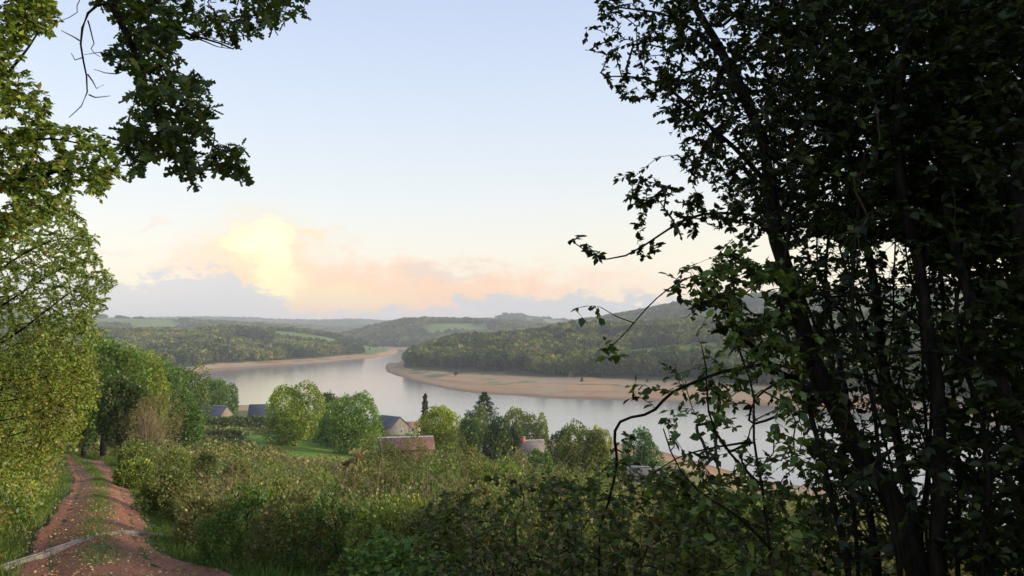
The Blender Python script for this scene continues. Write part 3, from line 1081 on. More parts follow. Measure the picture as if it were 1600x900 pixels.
def arching_stems(name, n, az0, az1, r0, r1, rg, hmul=1.0, mat=None, mask=None, rad=0.004, ex=None, thick=True):
    x, y, r = scatter_polar(n * 3, az0, az1, r0, r1, rg)
    k = mask(x, y, r); x, y, r = x[k][:n], y[k][:n], r[k][:n]
    H0 = height(x, y); bh = np.interp(r, [5, 9, 14, 25, 40, 70, 110], [0.75, 1.15, 1.35, 1.35, 1.5, 1.7, 1.6]) * hmul
    L = []
    for i in range(len(x)):
        a = rg.uniform(0, 6.283); ln = bh[i] * rg.uniform(.7, 1.35); sp = rg.uniform(.1, .9) * ln
        s = np.linspace(0, 1, 6)
        P = np.stack([x[i] + math.cos(a) * sp * s ** 1.5, y[i] + math.sin(a) * sp * s ** 1.5, H0[i] + ln * (1.25 * s - .35 * s ** 2.5)], -1)
        L.append((P, rad * (r[i] / 12 + .5) * (1.1 - s)))
    V, Fc = tubes(L, 3)
    return link(name, mesh_from(name, V, Fc), mat or M_TWIG, None, 'stuff')


rg = np.random.default_rng(43)
arching_stems('bramble_canes', 1500, -34, 34, 8, 60, rg, 1.15, M_TWIG, brush_mask_right, 0.005)
arching_stems('dry_stalks', 1500, -26, 14, 8, 60, rg, 1.5, M_DRY, brush_mask_right, 0.0035)


def brush_mask_left(x, y, r):
    d, _ = track_dist(x, y)
    return (d < -(1.25 + 0.7 * fbm(x, y, 2, 57, 2)))


rg = np.random.default_rng(47)
n = 180000
x, y, r = scatter_polar(n, -52, -26, 8.5, 80, rg)
k = brush_mask_left(x, y, r); x, y, r = x[k], y[k], r[k]; n = len(x)
d, _ = track_dist(x, y)
bh = (0.35 + 2.0 * np.clip((-d - 1.5) / 4.0, 0, 1)) * np.interp(r, [8, 12, 25, 60], [0.7, .95, 1.3, 1.6])
top = brush_height(x, y, bh, 301)
H0 = height(x, y)
z = H0 + top * rg.random(n) ** 0.35
cols = patch_cols(x, y, n, rg) * [1.0, 1.18, 1.0]
V, Fc, C = leaves(DIAM, np.stack([x, y, z], -1), rand_unit(n, rg) + [.3, -.2, .5], rand_unit(n, rg) + [.3, -.3, .8], 0.05 * (np.maximum(r, 9) / 9) ** .75 * rg.uniform(.6, 1.3, n), cols)
link('bank_undergrowth', mesh_from('bank_undergrowth', V, Fc, C), M_LEAF, None, 'stuff')

# ground cover between the brush and the houses, out to the near shore: low tufts
rg = np.random.default_rng(49)
n = 160000
az = np.radians(rg.uniform(-34, 40, n)); r = np.sqrt(rg.uniform(80 ** 2, 330 ** 2, n))
x, y = r * np.sin(az), r * np.cos(az)
zt = height(x, y)
k = (~in_poly(x, y, FIELD)) & (zt > 18) & (fbm(x, y, 26, 61, 3) < 0.57)
x, y, r, zt = x[k], y[k], r[k], zt[k]; n = len(x)
tp = 1.1 * brush_height(x, y, 1.0, 401)
V, Fc, C = leaves(CLUMP, np.stack([x, y, zt + tp * rg.random(n) ** .5], -1), rand_unit(n, rg) + [0, 0, .4], rand_unit(n, rg) + [0, -.3, .9], rg.uniform(.3, .75, n), patch_cols(x / 4, y / 4, n, rg))
link('scrub', mesh_from('scrub', V, Fc, C), M_LEAF, None, 'stuff')


# ------------------------------------------------------------------ crowns for trees seen whole
def crown_points(n, rx, ry, rz, nb, rg, blob=(0.24, 0.56), flat=0.0):
    u_ = rand_unit(nb, rg)
    u_[:, 2] = np.where(u_[:, 2] < -0.55, -u_[:, 2], u_[:, 2])
    cen = u_ * rg.uniform(0.35, 0.72, (nb, 1))
    br = rg.uniform(*blob, nb)
    k = rg.choice(nb, n * 2, p=br ** 2 / (br ** 2).sum())
    d_ = rand_unit(n * 2, rg)
    P = cen[k] + d_ * (br[k] * rg.uniform(0.72, 1.06, n * 2) ** 0.8)[:, None]
    inside = np.zeros(len(P), bool)
    for j in range(nb):
        q = np.linalg.norm(P - cen[j], axis=1) < br[j] * 0.68
        inside |= q & (k != j)
    P, d_, k = P[~inside][:n], d_[~inside][:n], k[~inside][:n]
    P[:, 2] = np.where(P[:, 2] < -flat if flat else False, -flat + (P[:, 2] + flat) * .3, P[:, 2])
    return P * [rx, ry, rz], d_, k


def tree_skeleton(h, crown_z, rx, rz, rad, rg, nl=9):
    """trunk line and limb lines, base at the origin"""
    s = np.linspace(0, 1, 8)
    lean = rg.normal(0, .03, 2) * h
    tr = np.stack([lean[0] * s ** 1.5 + rg.normal(0, .01, 8) * h, lean[1] * s ** 1.5, s * (crown_z + rz * .35)], -1)
    tr[0, 2] = -0.4
    L = []
    for i in range(nl):
        t0 = rg.uniform(.35, .95)
        p = np.array([np.interp(t0, s, tr[:, q]) for q in range(3)])
        a = rg.uniform(0, 6.283); e = rg.uniform(.25, 1.1)
        dv_ = np.array([math.cos(a) * math.cos(e), math.sin(a) * math.cos(e), math.sin(e)])
        ln = rx * rg.uniform(.55, .85)
        q = np.linspace(0, 1, 5)[:, None]
        P = p + dv_ * ln * q + np.array([0, 0, 1]) * ln * .18 * q ** 2 + rg.normal(0, .03, (5, 3)) * ln * q
        L.append((P, rad * .38 * (1.1 - q[:, 0])))
    return (tr, rad * (1.25 - s) + rad * .5 * np.exp(-s * 12)), L


def crown_tree(name, label, cat, x, y, h, rx, rz_frac=0.42, cols=None, wts=None, n=5000, leaf=0.35, nb=26, rad=None, seed=0, group=None, bottom=0.12, shape='round', mat=None, z=None, tpl=CLUMP):
    rg = np.random.default_rng(seed * 7 + 3)
    zb_ = hz(x, y) if z is None else z
    root = thing(name, label, cat, (x, y, zb_ - 0.05), group)
    Hc = h * (1 - bottom); cz = h * bottom + Hc / 2
    if shape == 'round' and bottom < .07:
        Hc, cz = h * 1.14, h * .43
    if shape == 'round':
        n = int(n * 1.7); leaf *= .70
        P, N, K = crown_points(n, rx, rx, Hc / 2, nb, rg, flat=.85)
        nf = n // 4
        Nf = rand_unit(nf, rg); Pf = Nf * rg.uniform(.2, .62, (nf, 1)) * [rx, rx, Hc / 2]
        P = np.concatenate([P, Pf]); N = np.concatenate([N, Nf]); K = np.concatenate([K, rg.integers(0, nb, nf)])
        P[:, 2] += cz
    elif shape == 'dome':
        n = int(n * 1.7); leaf *= .74
        P, N, K = crown_points(n, rx, rx, h * .58, nb, rg)
        P[:, 2] += h * .36
        k_ = P[:, 2] > .05
        P, N, K = P[k_], N[k_], K[k_]
        spk = rg.random(len(P)) < .06
        P[spk, 2] += rg.exponential(.07 * h, spk.sum())
    elif shape == 'cone':
        tz_ = rg.random(n) ** 1.25
        a = rg.uniform(0, 6.283, n)
        lay = 0.72 + 0.28 * np.sin(tz_ * h * 4.2 + np.sin(a * 3 + 1) * 1.2)
        rad_ = rx * (1 - tz_) ** .85 * lay * rg.uniform(.45, 1, n) ** .5 * (0.82 + .25 * np.sin(a * 5 + tz_ * 9))
        P = np.stack([np.cos(a) * rad_, np.sin(a) * rad_, h * bottom + Hc * tz_], -1)
        N = np.stack([np.cos(a), np.sin(a), -.25 + 0 * a], -1); K = (tz_ * 20).astype(int)
    elif shape == 'fuzz':       # dense brush of thin rising twigs, nearly bare
        P, N, K = crown_points(n, rx, rx, Hc / 2, nb, rg, blob=(.3, .6), flat=.9)
        P[:, 2] += cz
    k_ = P[:, 2] > .05
    P, N, K = P[k_], N[k_], K[k_]
    if shape in ('round', 'dome'):
        th_ = np.arctan2(P[:, 1], P[:, 0]); ph1, ph2, ph3 = rg.uniform(0, 6.28, 3)
        lob = 1 + .08 * np.sin(3 * th_ + ph1 + P[:, 2] / h * 4) + .05 * np.sin(5 * th_ + ph2 - P[:, 2] / h * 7)
        P[:, :2] *= lob[:, None]
        P[:, 2] *= 1 + .045 * np.sin(2 * th_ + ph3) + .04 * np.sin(P[:, 0] / rx * 5 + ph1)
    P = P + rand_unit(len(P), rg) * rg.exponential(.009, (len(P), 1)) * h
    yd = N + rand_unit(len(P), rg) * .8 + [0, 0, .15]
    zh = N + rand_unit(len(P), rg) * .9
    kc = np.random.default_rng(seed + 99).normal(1, .13, 400)[K % 400][:, None].clip(.6, 1.5)
    C0 = palette(cols, wts, len(P), rg, .2) * kc
    V, Fc, C = leaves(tpl, P, yd, zh, leaf * rg.uniform(.6, 1.35, len(P)), C0)
    link('crown', mesh_from('crown', V, Fc, C), mat or M_LEAF, root)
    rad = rad or h * .022
    (tp, tr_), L = tree_skeleton(h, cz, rx, Hc / 2, rad, rg, 10 if shape != 'cone' else 0)
    V, Fc = tubes([(tp, tr_)], 8)
    link('trunk', mesh_from('trunk', V, Fc, None, True), M_BARK, root)
    if L:
        V, Fc = tubes(L, 5)
        link('limbs', mesh_from('limbs', V, Fc), M_BARK, root, 'stuff')
    if shape == 'fuzz':
        tw = []
        for i in range(420):
            a = rg.uniform(0, 6.283); e = rg.uniform(.2, 1.35); ln = rg.uniform(.6, 1.0)
            dirv = np.array([math.cos(a) * math.cos(e) * rx, math.sin(a) * math.cos(e) * rx, math.sin(e) * h * .95])
            q = np.linspace(.1, 1, 5)[:, None]
            Pq = dirv * ln * q + rg.normal(0, .04, (5, 3)) * rx * q + np.array([0, 0, .3])
            tw.append((Pq, .035 * (1.1 - q[:, 0])))
        V, Fc = tubes(tw, 3)
        link('twigs', mesh_from('twigs', V, Fc), M_DRY, root, 'stuff')
    return root


def at(px, d):
    """ground position d metres ahead under a photo column"""
    return (px - 800) / F * d, d


def tree_px(name, label, cat, px, d, py_top, wpx, **kw):
    """tree whose crown is wpx photo pixels wide and tops out at py_top, standing d metres ahead"""
    x, y = at(px, d)
    zb_ = hz(x, y)
    topz = W(px, py_top, d)[2]
    h = max(topz - zb_, 0.8)
    return crown_tree(name, label, cat, x, y, h, wpx / F * d / 2 * 1.0, **kw)


YG = [(0.16, 0.19, 0.035), (0.21, 0.22, 0.04), (0.12, 0.16, 0.035)]
GR = [(0.085, 0.14, 0.035), (0.12, 0.175, 0.04), (0.065, 0.105, 0.03)]
OL = [(0.115, 0.125, 0.040), (0.15, 0.15, 0.05), (0.085, 0.10, 0.035)]
DG = [(0.050, 0.075, 0.025), (0.065, 0.09, 0.03), (0.085, 0.09, 0.035)]
BRN = [(0.17, 0.125, 0.065), (0.20, 0.155, 0.08), (0.14, 0.12, 0.055)]
LIME = [(0.24, 0.27, 0.035), (0.32, 0.30, 0.035), (0.18, 0.24, 0.04)]
PALE = [(0.17, 0.18, 0.08), (0.21, 0.21, 0.09), (0.14, 0.16, 0.07)]
W3 = [3, 2, 2]

# village trees between the field and the lake
tree_px('round_tree', 'big round yellow-green tree beside the slate house, left of the other round tree', 'tree', 462, 172, 607, 90, cols=[(0.19, 0.225, 0.04), (0.25, 0.265, 0.05), (0.14, 0.185, 0.04)], wts=W3, n=9000, leaf=.42, nb=34, seed=1, bottom=.06)
tree_px('round_tree', 'big round mid-green tree standing between the yellow-green tree and the grey gable', 'tree', 552, 160, 619, 96, cols=[(0.12, 0.18, 0.04), (0.16, 0.22, 0.05), (0.09, 0.14, 0.035)], wts=W3, n=9500, leaf=.40, nb=40, seed=2, bottom=.05)
tree_px('round_tree', 'dark narrow tree squeezed between the two big round trees', 'tree', 515, 185, 616, 50, cols=DG, wts=W3, n=4000, leaf=.42, nb=18, seed=3, bottom=.05)
tree_px('lime_tree', 'bright lime-yellow tree just right of the rusty barn roof', 'tree', 686, 175, 634, 74, cols=LIME, wts=W3, n=6500, leaf=.40, nb=30, seed=4, bottom=.06)
tree_px('round_tree', 'plain green tree right of the lime-yellow tree', 'tree', 734, 172, 645, 44, cols=GR, wts=W3, n=3500, leaf=.38, nb=16, seed=5, bottom=.06)
tree_px('round_tree', 'small green tree behind the spruce top, left of it', 'tree', 745, 205, 637, 40, cols=OL, wts=W3, n=3000, leaf=.42, nb=14, seed=6, bottom=.06)
tree_px('round_tree', 'dark round tree in front of the pale willow', 'tree', 778, 165, 653, 44, cols=DG, wts=W3, n=4200, leaf=.36, nb=18, seed=7, bottom=.05)
tree_px('round_tree', 'second dark tree, touching the roof with the brick chimney', 'tree', 808, 170, 657, 38, cols=DG, wts=W3, n=3200, leaf=.36, nb=14, seed=8, bottom=.05)
tree_px('willow_tree', 'pale olive willow rising behind the two dark round trees', 'tree', 812, 215, 641, 66, cols=PALE, wts=W3, n=5200, leaf=.46, nb=22, seed=9, bottom=.05)
tree_px('willow_tree', 'thin pale willow at the right end of the willow pair by the water', 'tree', 845, 212, 655, 34, cols=PALE, wts=W3, n=2400, leaf=.46, nb=12, seed=10, bottom=.05)
tree_px('spruce_tree', 'dark ragged spruce whose tip stands against the lake', 'conifer', 757, 222, 613, 120, cols=[(0.04, .065, .035), (0.055, .08, .04), (.035, .05, .03)], wts=W3, n=5200, leaf=.62, seed=11, bottom=.05, shape='cone', tpl=SLIM)
tree_px('cypress_tree', 'slim dark cypress left of the lime-yellow tree', 'conifer', 665, 235, 615, 24, cols=[(0.05, .055, .035), (0.06, .065, .04), (.045, .05, .03)], wts=W3, n=1800, leaf=.42, seed=12, bottom=.02, shape='cone')
tree_px('oak_tree', 'olive oak with orange patches right of the chimney roof', 'tree', 885, 118, 664, 76, cols=OL, wts=W3, n=6500, leaf=.30, nb=34, seed=13, bottom=.05)
tree_px('oak_tree', 'lower olive oak with golden leaves, right of the other oak', 'tree', 925, 112, 672, 52, cols=OL + [(0.30, 0.20, 0.05)], wts=[3, 2, 2, .25], n=4500, leaf=.30, nb=22, seed=14, bottom=.05)
tree_px('poplar_tree', 'pale yellow tree peeping out behind the two oaks', 'tree', 936, 170, 666, 40, cols=[(0.26, 0.25, 0.10), (0.30, 0.27, 0.12)], wts=[1, 1], n=2200, leaf=.40, nb=12, seed=15, bottom=.05)
tree_px('round_tree', 'round bluish-green tree seen through the leaning vine stem', 'tree', 1003, 130, 672, 62, cols=[(0.085, .14, .06), (.11, .16, .065), (.065, .11, .045)], wts=W3, n=5500, leaf=.30, nb=26, seed=16, bottom=.05)
# tree chain that steps down from the track to the lake
tree_px('woodland_tree', 'tall green tree over the track, tallest of the wooded slope', 'tree', 168, 82, 528, 120, cols=GR + YG[:1], wts=[3, 2, 2, 2], n=9000, leaf=.30, nb=34, seed=20, bottom=.08)
tree_px('woodland_tree', 'yellow-green tree behind the brown feathery bush', 'tree', 218, 104, 537, 100, cols=YG, wts=W3, n=9000, leaf=.32, nb=34, seed=21, bottom=.06)
tree_px('woodland_tree', 'dull green tree right of the yellow-green tree on the slope', 'tree', 262, 132, 556, 84, cols=GR, wts=W3, n=7000, leaf=.36, nb=28, seed=22, bottom=.06)
tree_px('woodland_tree', 'greyish green tree above the left slate roof', 'tree', 298, 185, 572, 72, cols=OL + GR, wts=[1, 1, 1, 2, 1, 1], n=6000, leaf=.42, nb=26, seed=23, bottom=.05)
tree_px('woodland_tree', 'dark green tree behind the left slate house', 'tree', 330, 285, 588, 60, cols=GR, wts=W3, n=6000, leaf=.55, nb=26, seed=24, bottom=.05)
tree_px('woodland_tree', 'last low tree of the slope, touching the water edge', 'tree', 352, 300, 600, 46, cols=GR + DG[:1], wts=[2, 2, 2, 1], n=4500, leaf=.55, nb=20, seed=25, bottom=.05)
tree_px('woodland_tree', 'rounded green tree below the greyish green one, left of the slate roof', 'tree', 292, 120, 606, 58, cols=GR, wts=W3, n=5000, leaf=.32, nb=22, seed=26, bottom=.05)
tree_px('woodland_tree', 'shadowed dark tree where the track disappears', 'tree', 196, 72, 590, 70, cols=DG, wts=W3, n=6000, leaf=.26, nb=24, seed=27, bottom=.10)
tree_px('feathery_bush', 'brown feathery half-bare bush below the yellow-green tree', 'bush', 238, 70, 612, 96, cols=BRN + OL[:1], wts=[3, 2, 2, 1], n=5200, leaf=.15, nb=20, seed=28, bottom=.02, shape='fuzz', tpl=SLIM)
tree_px('tunnel_tree', 'leaning yellowish tree that closes the track tunnel on the left', 'tree', 92, 66, 560, 100, cols=YG + OL[:1], wts=[2, 2, 2, 2], n=9000, leaf=.24, nb=34, seed=29, bottom=.12)
tree_px('tunnel_tree', 'dark tree standing in the mouth of the track tunnel', 'tree', 138, 88, 585, 60, cols=DG, wts=W3, n=5000, leaf=.28, nb=24, seed=30, bottom=.05)

# shrubs rising out of the brush
SHR = [
    (600, 62, 674, 74, OL, 'broad olive bush under the left end of the rusty barn roof'),
    (652, 60, 670, 80, OL + BRN[:1], 'widest olive-brown bush hiding the foot of the rusty barn'),
    (704, 58, 678, 76, OL, 'olive bush below the lime-yellow tree'),
    (748, 56, 690, 60, OL + [(0.24, 0.15, 0.05)], 'orange-tinged bush left of the chimney roof'),
    (806, 74, 699, 58, BRN + OL, 'low brownish bush below the chimney roof'),
    (846, 88, 699, 52, GR, 'green bush in front of the chimney house'),
    (880, 44, 716, 70, OL, 'rounded olive bush below the first oak'),
    (935, 42, 722, 66, GR + OL, 'mixed green bush below the golden oak'),
    (985, 40, 748, 60, OL, 'olive bush in front of the white hut'),
    (560, 92, 708, 34, [(0.16, 0.07, 0.06), (0.19, 0.10, 0.07)], 'small dull red bush at the right tip of the green field'),
    (320, 34, 694, 44, DG, 'dark glossy sapling standing clear of the brush near the field'),
    (212, 52, 688, 50, YG + OL, 'light yellow-green bush right of the track end'),
    (243, 46, 692, 54, OL, 'olive bush beside the track under the feathery bush'),
    (282, 43, 694, 56, YG + OL, 'yellowish bush between the feathery bush and the dark sapling'),
    (372, 40, 706, 62, OL + BRN[:1], 'brown-green bush right of the dark sapling'),
    (432, 38, 722, 62, OL, 'grey-olive bush in front of the green field'),
    (492, 36, 726, 62, OL + YG, 'pale bush below the right half of the green field'),
    (545, 40, 722, 56, BRN + OL, 'brownish bush below the dull red bush'),
]
for i, (px, d, pt, w, cols, lab) in enumerate(SHR):
    tree_px('shrub', lab, 'shrub', px, d, pt, w * 1.12, cols=cols, wts=[1] * len(cols), n=int(3800), leaf=.115 if d < 70 else .17, nb=18, seed=50 + i, bottom=.0, rad=.05, shape='dome', tpl=OVAL if d < 50 else CLUMP)

NSH = [
    (332, 19, 758, 66, BRN + OL, 'low brown dead-looking bush beside the verge, first on the right of the track'),
    (392, 15, 750, 86, GR, 'fresh green bush at the near right edge of the track'),
    (462, 14, 752, 96, OL + BRN, 'dry olive bramble mound with pale stalks, right of the fresh green bush'),
    (535, 13.5, 750, 104, DG + GR, 'dark green mound in the front of the hedge, left of centre'),
    (612, 12.5, 752, 110, YG + OL, 'yellowish mound in front of the barn bushes'),
    (690, 12, 762, 106, OL + BRN, 'rusty olive mound right of the yellowish mound'),
    (770, 11.5, 752, 112, GR + DG, 'deep green mound in the middle of the hedge front'),
    (855, 11, 748, 110, OL, 'olive mound in the hedge front below the chimney roof'),
    (945, 10.5, 752, 110, GR, 'green mound in the hedge front near the vine stem'),
    (268, 27, 728, 56, OL, 'small olive bush by the verge halfway down the track'),
    (215, 38, 710, 40, YG + OL, 'light bush near the far end of the track'),
    (430, 25, 732, 74, YG + OL, 'pale yellow-green mound in the second row of the hedge'),
    (508, 25, 734, 70, GR + OL, 'green mound in the second row of the hedge, below the field'),
    (590, 23, 708, 84, OL + BRN, 'brownish mound in the second row below the barn'),
    (675, 22, 706, 84, OL + GR, 'tall olive-green mound in the second row of the hedge'),
    (765, 20, 712, 92, GR + YG, 'bright green mound in the second row of the hedge'),
    (860, 19, 716, 94, DG + OL, 'dusky mound in the second row below the first oak'),
    (950, 18, 728, 90, OL + GR, 'olive-green mound in the second row below the golden oak'),
]
for i, (px, d, pt, w, cols, lab) in enumerate(NSH):
    tree_px('bramble_bush', lab, 'bush', px, d, pt + 5, w * 1.55, cols=cols, wts=[1] * len(cols), n=4600, leaf=.082 * (d / 13) ** .7, nb=34, seed=300 + i, bottom=.0, rad=.02, shape='dome', tpl=DIAM)

# hedges round the field
def hedge(label, pts, d, hgt, thick, cols, seed, n=5000):
    rg = np.random.default_rng(seed)
    P2 = np.array([ground_ray(px, py)[:2] for px, py in pts])
    Q = resample(P2, 0.8)
    c = Q[len(Q) // 2]
    root = thing('hedge', label, 'hedge', (c[0], c[1], hz(c[0], c[1])))
    k = rg.integers(0, len(Q), n)
    a = rg.uniform(0, math.pi, n)
    hh = hgt * (0.7 + 0.6 * fbm(Q[k, 0], Q[k, 1], 4, seed, 3))
    rr_ = rg.uniform(.75, 1.05, n)
    off2 = np.cos(a) * thick * rr_
    x = Q[k, 0] + rg.normal(0, .4, n); y = Q[k, 1] + off2
    z = height(x, y) + np.sin(a) ** .6 * hh * rr_
    N = np.stack([0 * a, np.cos(a), np.sin(a)], -1)
    V, Fc, C = leaves(CLUMP, np.stack([x, y, z], -1), N + rand_unit(n, rg), N + rand_unit(n, rg), rg.uniform(.25, .5, n), palette(cols, [1] * len(cols), n, rg))
    part('foliage', V, Fc, M_LEAF, root, C, kind='stuff')
    L = []
    for i in range(0, len(Q), 2):
        x0, y0 = Q[i]; z0 = hz(x0, y0)
        s = np.linspace(0, 1, 4)[:, None]
        L.append((np.array([x0, y0, z0 - .1]) + s * np.array([rg.normal(0, .3), rg.normal(0, .3), hgt * .8]), .05 * (1.2 - s[:, 0])))
    V, Fc = tubes(L, 4)
    part('stems', V, Fc, M_BARK, root, kind='stuff')


hedge('dark hedge between the slate houses and the green field', [(296, 672), (350, 672), (400, 673), (450, 678)], 0, 3.6, 1.6, DG + OL[:1], 71, 7000)
hedge('brown-green hedge along the far edge of the green field', [(440, 682), (500, 694), (545, 704)], 0, 2.6, 1.4, OL + DG, 72, 5000)
hedge('ragged reddish-brown hedge left of the green field', [(300, 690), (345, 686), (372, 686)], 0, 1.6, 1.2, BRN + DG, 73, 2600)

# ------------------------------------------------------------------ buildings
def slate_material(name, c1, c2, scale=1.6):
    m, t, o = new_mat(name)
    b = t.nodes.new('ShaderNodeBsdfPrincipled'); b.inputs['Roughness'].default_value = 0.65
    tcn = t.nodes.new('ShaderNodeTexCoord')
    br = t.nodes.new('ShaderNodeTexBrick'); br.inputs['Scale'].default_value = scale
    br.inputs['Color1'].default_value = c1 + (1,); br.inputs['Color2'].default_value = c2 + (1,)
    br.inputs['Mortar'].default_value = tuple(x * .6 for x in c1) + (1,); br.inputs['Mortar Size'].default_value = 0.01
    t.links.new(tcn.outputs['Object'], br.inputs['Vector'])
    n = noise_node(t, tcn.outputs['Object'], 0.8, 5, 0.7)
    t.links.new(mixc(t, 1.0, br.outputs['Color'], mixc(t, n, (.7, .7, .7, 1), (1.3, 1.3, 1.3, 1)), 'MULTIPLY'), b.inputs['Base Color'])
    t.links.new(b.outputs[0], o.inputs[0])
    return m


M_SLATE = slate_material('blue_slate', (0.050, 0.060, 0.080), (0.075, 0.085, 0.105))
M_SLATE2 = slate_material('pinkish_tile', (0.17, 0.125, 0.11), (0.23, 0.18, 0.165))
M_RTILE = slate_material('orange_tile', (0.36, 0.15, 0.09), (0.42, 0.20, 0.12))
M_CREAM = plain_material('cream_render', (0.20, 0.165, 0.125), (0.27, 0.225, 0.17), 1.2)
M_GREYW = plain_material('grey_stone_wall', (0.14, 0.13, 0.115), (0.21, 0.195, 0.17), 2.0)
M_WHITEW = plain_material('white_render', (0.50, 0.48, 0.45), (0.62, 0.60, 0.57), 1.0)
M_GLASS = plain_material('dark_window', (0.03, 0.035, 0.045), (0.05, 0.055, 0.065), 1.0, 0.15, 2, 0, 0, 0.6)
M_WOOD = plain_material('dark_wood', (0.07, 0.045, 0.03), (0.11, 0.075, 0.05), 4.0)
M_BRICK = plain_material('red_brick', (0.32, 0.10, 0.06), (0.42, 0.16, 0.10), 8.0)
M_METAL = plain_material('grey_flashing', (0.34, 0.35, 0.38), (0.46, 0.47, 0.50), 2.0, 0.5)
m, t, o = new_mat('rusty_sheet')
b = t.nodes.new('ShaderNodeBsdfPrincipled'); b.inputs['Roughness'].default_value = 0.7
tcn = t.nodes.new('ShaderNodeTexCoord')
n1_ = noise_node(t, tcn.outputs['Object'], 0.9, 7, 0.7)
t.links.new(mixc(t, n1_.step(0.50, 0.74), (0.125, 0.050, 0.040, 1), (0.26, 0.19, 0.17, 1)), b.inputs['Base Color'])
t.links.new(b.outputs[0], o.inputs[0])
M_RUST = m


def house(name, label, px, d, L, Wd, hw, hr, rot, wall_m, roof_m, cat='house', dz=0.0, overhang=.35, windows=(), chimney=None, hip=0.0, skylights=0, door=None, ridge_m=None):
    """gabled building; the long side runs along local x, rot in degrees"""
    x, y = at(px, d)
    z0 = hz(x, y) + dz
    root = thing(name, label, cat, (x, y, z0))
    root.rotation_euler = (0, 0, R(rot))
    l, w = L / 2, Wd / 2
    V = [(-l, -w, -2), (l, -w, -2), (l, w, -2), (-l, w, -2), (-l, -w, hw), (l, -w, hw), (l, w, hw), (-l, w, hw), (-l, 0, hw + hr), (l, 0, hw + hr)]
    fs4 = np.array([(0, 1, 5, 4), (2, 3, 7, 6)]); fs5 = np.array([(1, 2, 6, 9, 5), (3, 0, 4, 8, 7)])
    link('wall', mesh_from('wall', V, [fs4, fs5]), wall_m, root)
    sl = hr / w
    oh = overhang
    th = 0.14
    le = l + oh
    hpx = hip
    ys, zs = w + oh, hw - oh * sl
    V = []
    for sgn in (-1, 1):
        V += [(-le, sgn * ys, zs + .05), (le, sgn * ys, zs + .05), (le - hpx, 0, hw + hr + .05), (-le + hpx, 0, hw + hr + .05)]
        V += [(-le, sgn * ys, zs + .05 + th), (le, sgn * ys, zs + .05 + th), (le - hpx, 0, hw + hr + .05 + th), (-le + hpx, 0, hw + hr + .05 + th)]
    F_ = []
    for b_ in (0, 8):
        F_ += [(b_, b_ + 1, b_ + 2, b_ + 3), (b_ + 4, b_ + 7, b_ + 6, b_ + 5), (b_, b_ + 4, b_ + 5, b_ + 1), (b_ + 1, b_ + 5, b_ + 6, b_ + 2), (b_, b_ + 3, b_ + 7, b_ + 4)]
    rf = link('roof', mesh_from('roof', V, [np.array(F_)]), roof_m, root)
    # ridge cap
    V, Fc = tubes([(np.array([(-le + hpx, 0, hw + hr + .2), (le - hpx, 0, hw + hr + .2)]), np.array([.12, .12]))], 6)
    link('ridge_cap', mesh_from('ridge_cap', V, Fc), ridge_m or M_METAL, rf)

    def box(nm, c, s, mat, par):
        c, s = np.array(c, float), np.array(s, float) / 2
        V = np.array([(a, b2, c2) for a in (-1, 1) for b2 in (-1, 1) for c2 in (-1, 1)]) * s + c
        Fb = np.array([(0, 1, 3, 2), (4, 6, 7, 5), (0, 4, 5, 1), (2, 3, 7, 6), (0, 2, 6, 4), (1, 5, 7, 3)])
        return link(nm, mesh_from(nm, V, [Fb]), mat, par)
    for (side, pos, zc, ww, hh) in windows:
        if side == 'front':
            f_ = box('window', (pos, -w - .02, zc), (ww, .10, hh), M_WHITEW if wall_m is not M_WHITEW else M_WOOD, root)
            box('pane', (pos, -w - .06, zc), (ww * .8, .06, hh * .82), M_GLASS, f_)
        else:
            f_ = box('window', (l + .02, pos, zc), (.10, ww, hh), M_WHITEW if wall_m is not M_WHITEW else M_WOOD, root)
            box('pane', (l + .06, pos, zc), (.06, ww * .8, hh * .82), M_GLASS, f_)
    if door is not None:
        box('door', (door, -w - .02, 1.0), (1.0, .1, 2.1), M_WOOD, root)
    for k in range(skylights):
        xx = (-.45 + k * .75) * l
        zz_ = hw + hr * .45; yy = -w * .55
        box('skylight', (xx, yy - .02, zz_ + .18), (.7, .5, .16), M_GLASS, rf)
    if chimney is not None:
        cx, chh = chimney
        ch = box('chimney', (cx, 0, hw + hr + chh / 2 - .2), (.8, .7, chh + .5), M_BRICK, rf)
        box('chimney_cap', (cx, 0, hw + hr + chh + .1), (.95, .85, .1), M_GREYW, ch)
    return root


house('slate_house', 'slate-roofed house with cream wall at the left edge of the village', 338, 258, 10.5, 8.0, 2.6, 3.6, -24, M_CREAM, M_SLATE, dz=.2,
      windows=(('front', -2.6, 1.4, .9, 1.1), ('front', 2.4, 1.4, .9, 1.1)), skylights=2, door=0.2)
house('low_shed', 'low shed with flat grey slate roof between the two left slate roofs', 378, 262, 10, 7.0, 1.2, 1.4, -12, M_GREYW, M_METAL, cat='shed', dz=.1)
house('white_house', 'steep slate roof and white wall tucked against the yellow-green tree', 414, 250, 8.0, 7.0, 2.5, 4.4, 8, M_WHITEW, M_SLATE, dz=.1, windows=(('front', -2.2, 1.3, .8, 1.0), ('front', 1.2, 1.3, .8, 1.0)))
house('stone_house', 'stone house with grey gable right of the mid-green round tree', 612, 262, 8.5, 8.0, 3.3, 3.0, -38, M_GREYW, M_SLATE, dz=.8, windows=(('end', 0.8, 2.0, .8, 1.0),))
house('tiled_house', 'little white house with orange tile roof behind the stone gable', 645, 290, 6.5, 6.0, 2.2, 1.3, -6, M_WHITEW, M_RTILE, dz=2.2, windows=(('front', 1.0, 1.2, .8, .9),))
house('rusty_barn', 'barn with a rusty red metal roof rising above the olive bushes', 635, 118, 7.6, 5.0, 2.1, 1.25, 12, M_WOOD, M_RUST, cat='barn', dz=1.45, ridge_m=M_METAL)
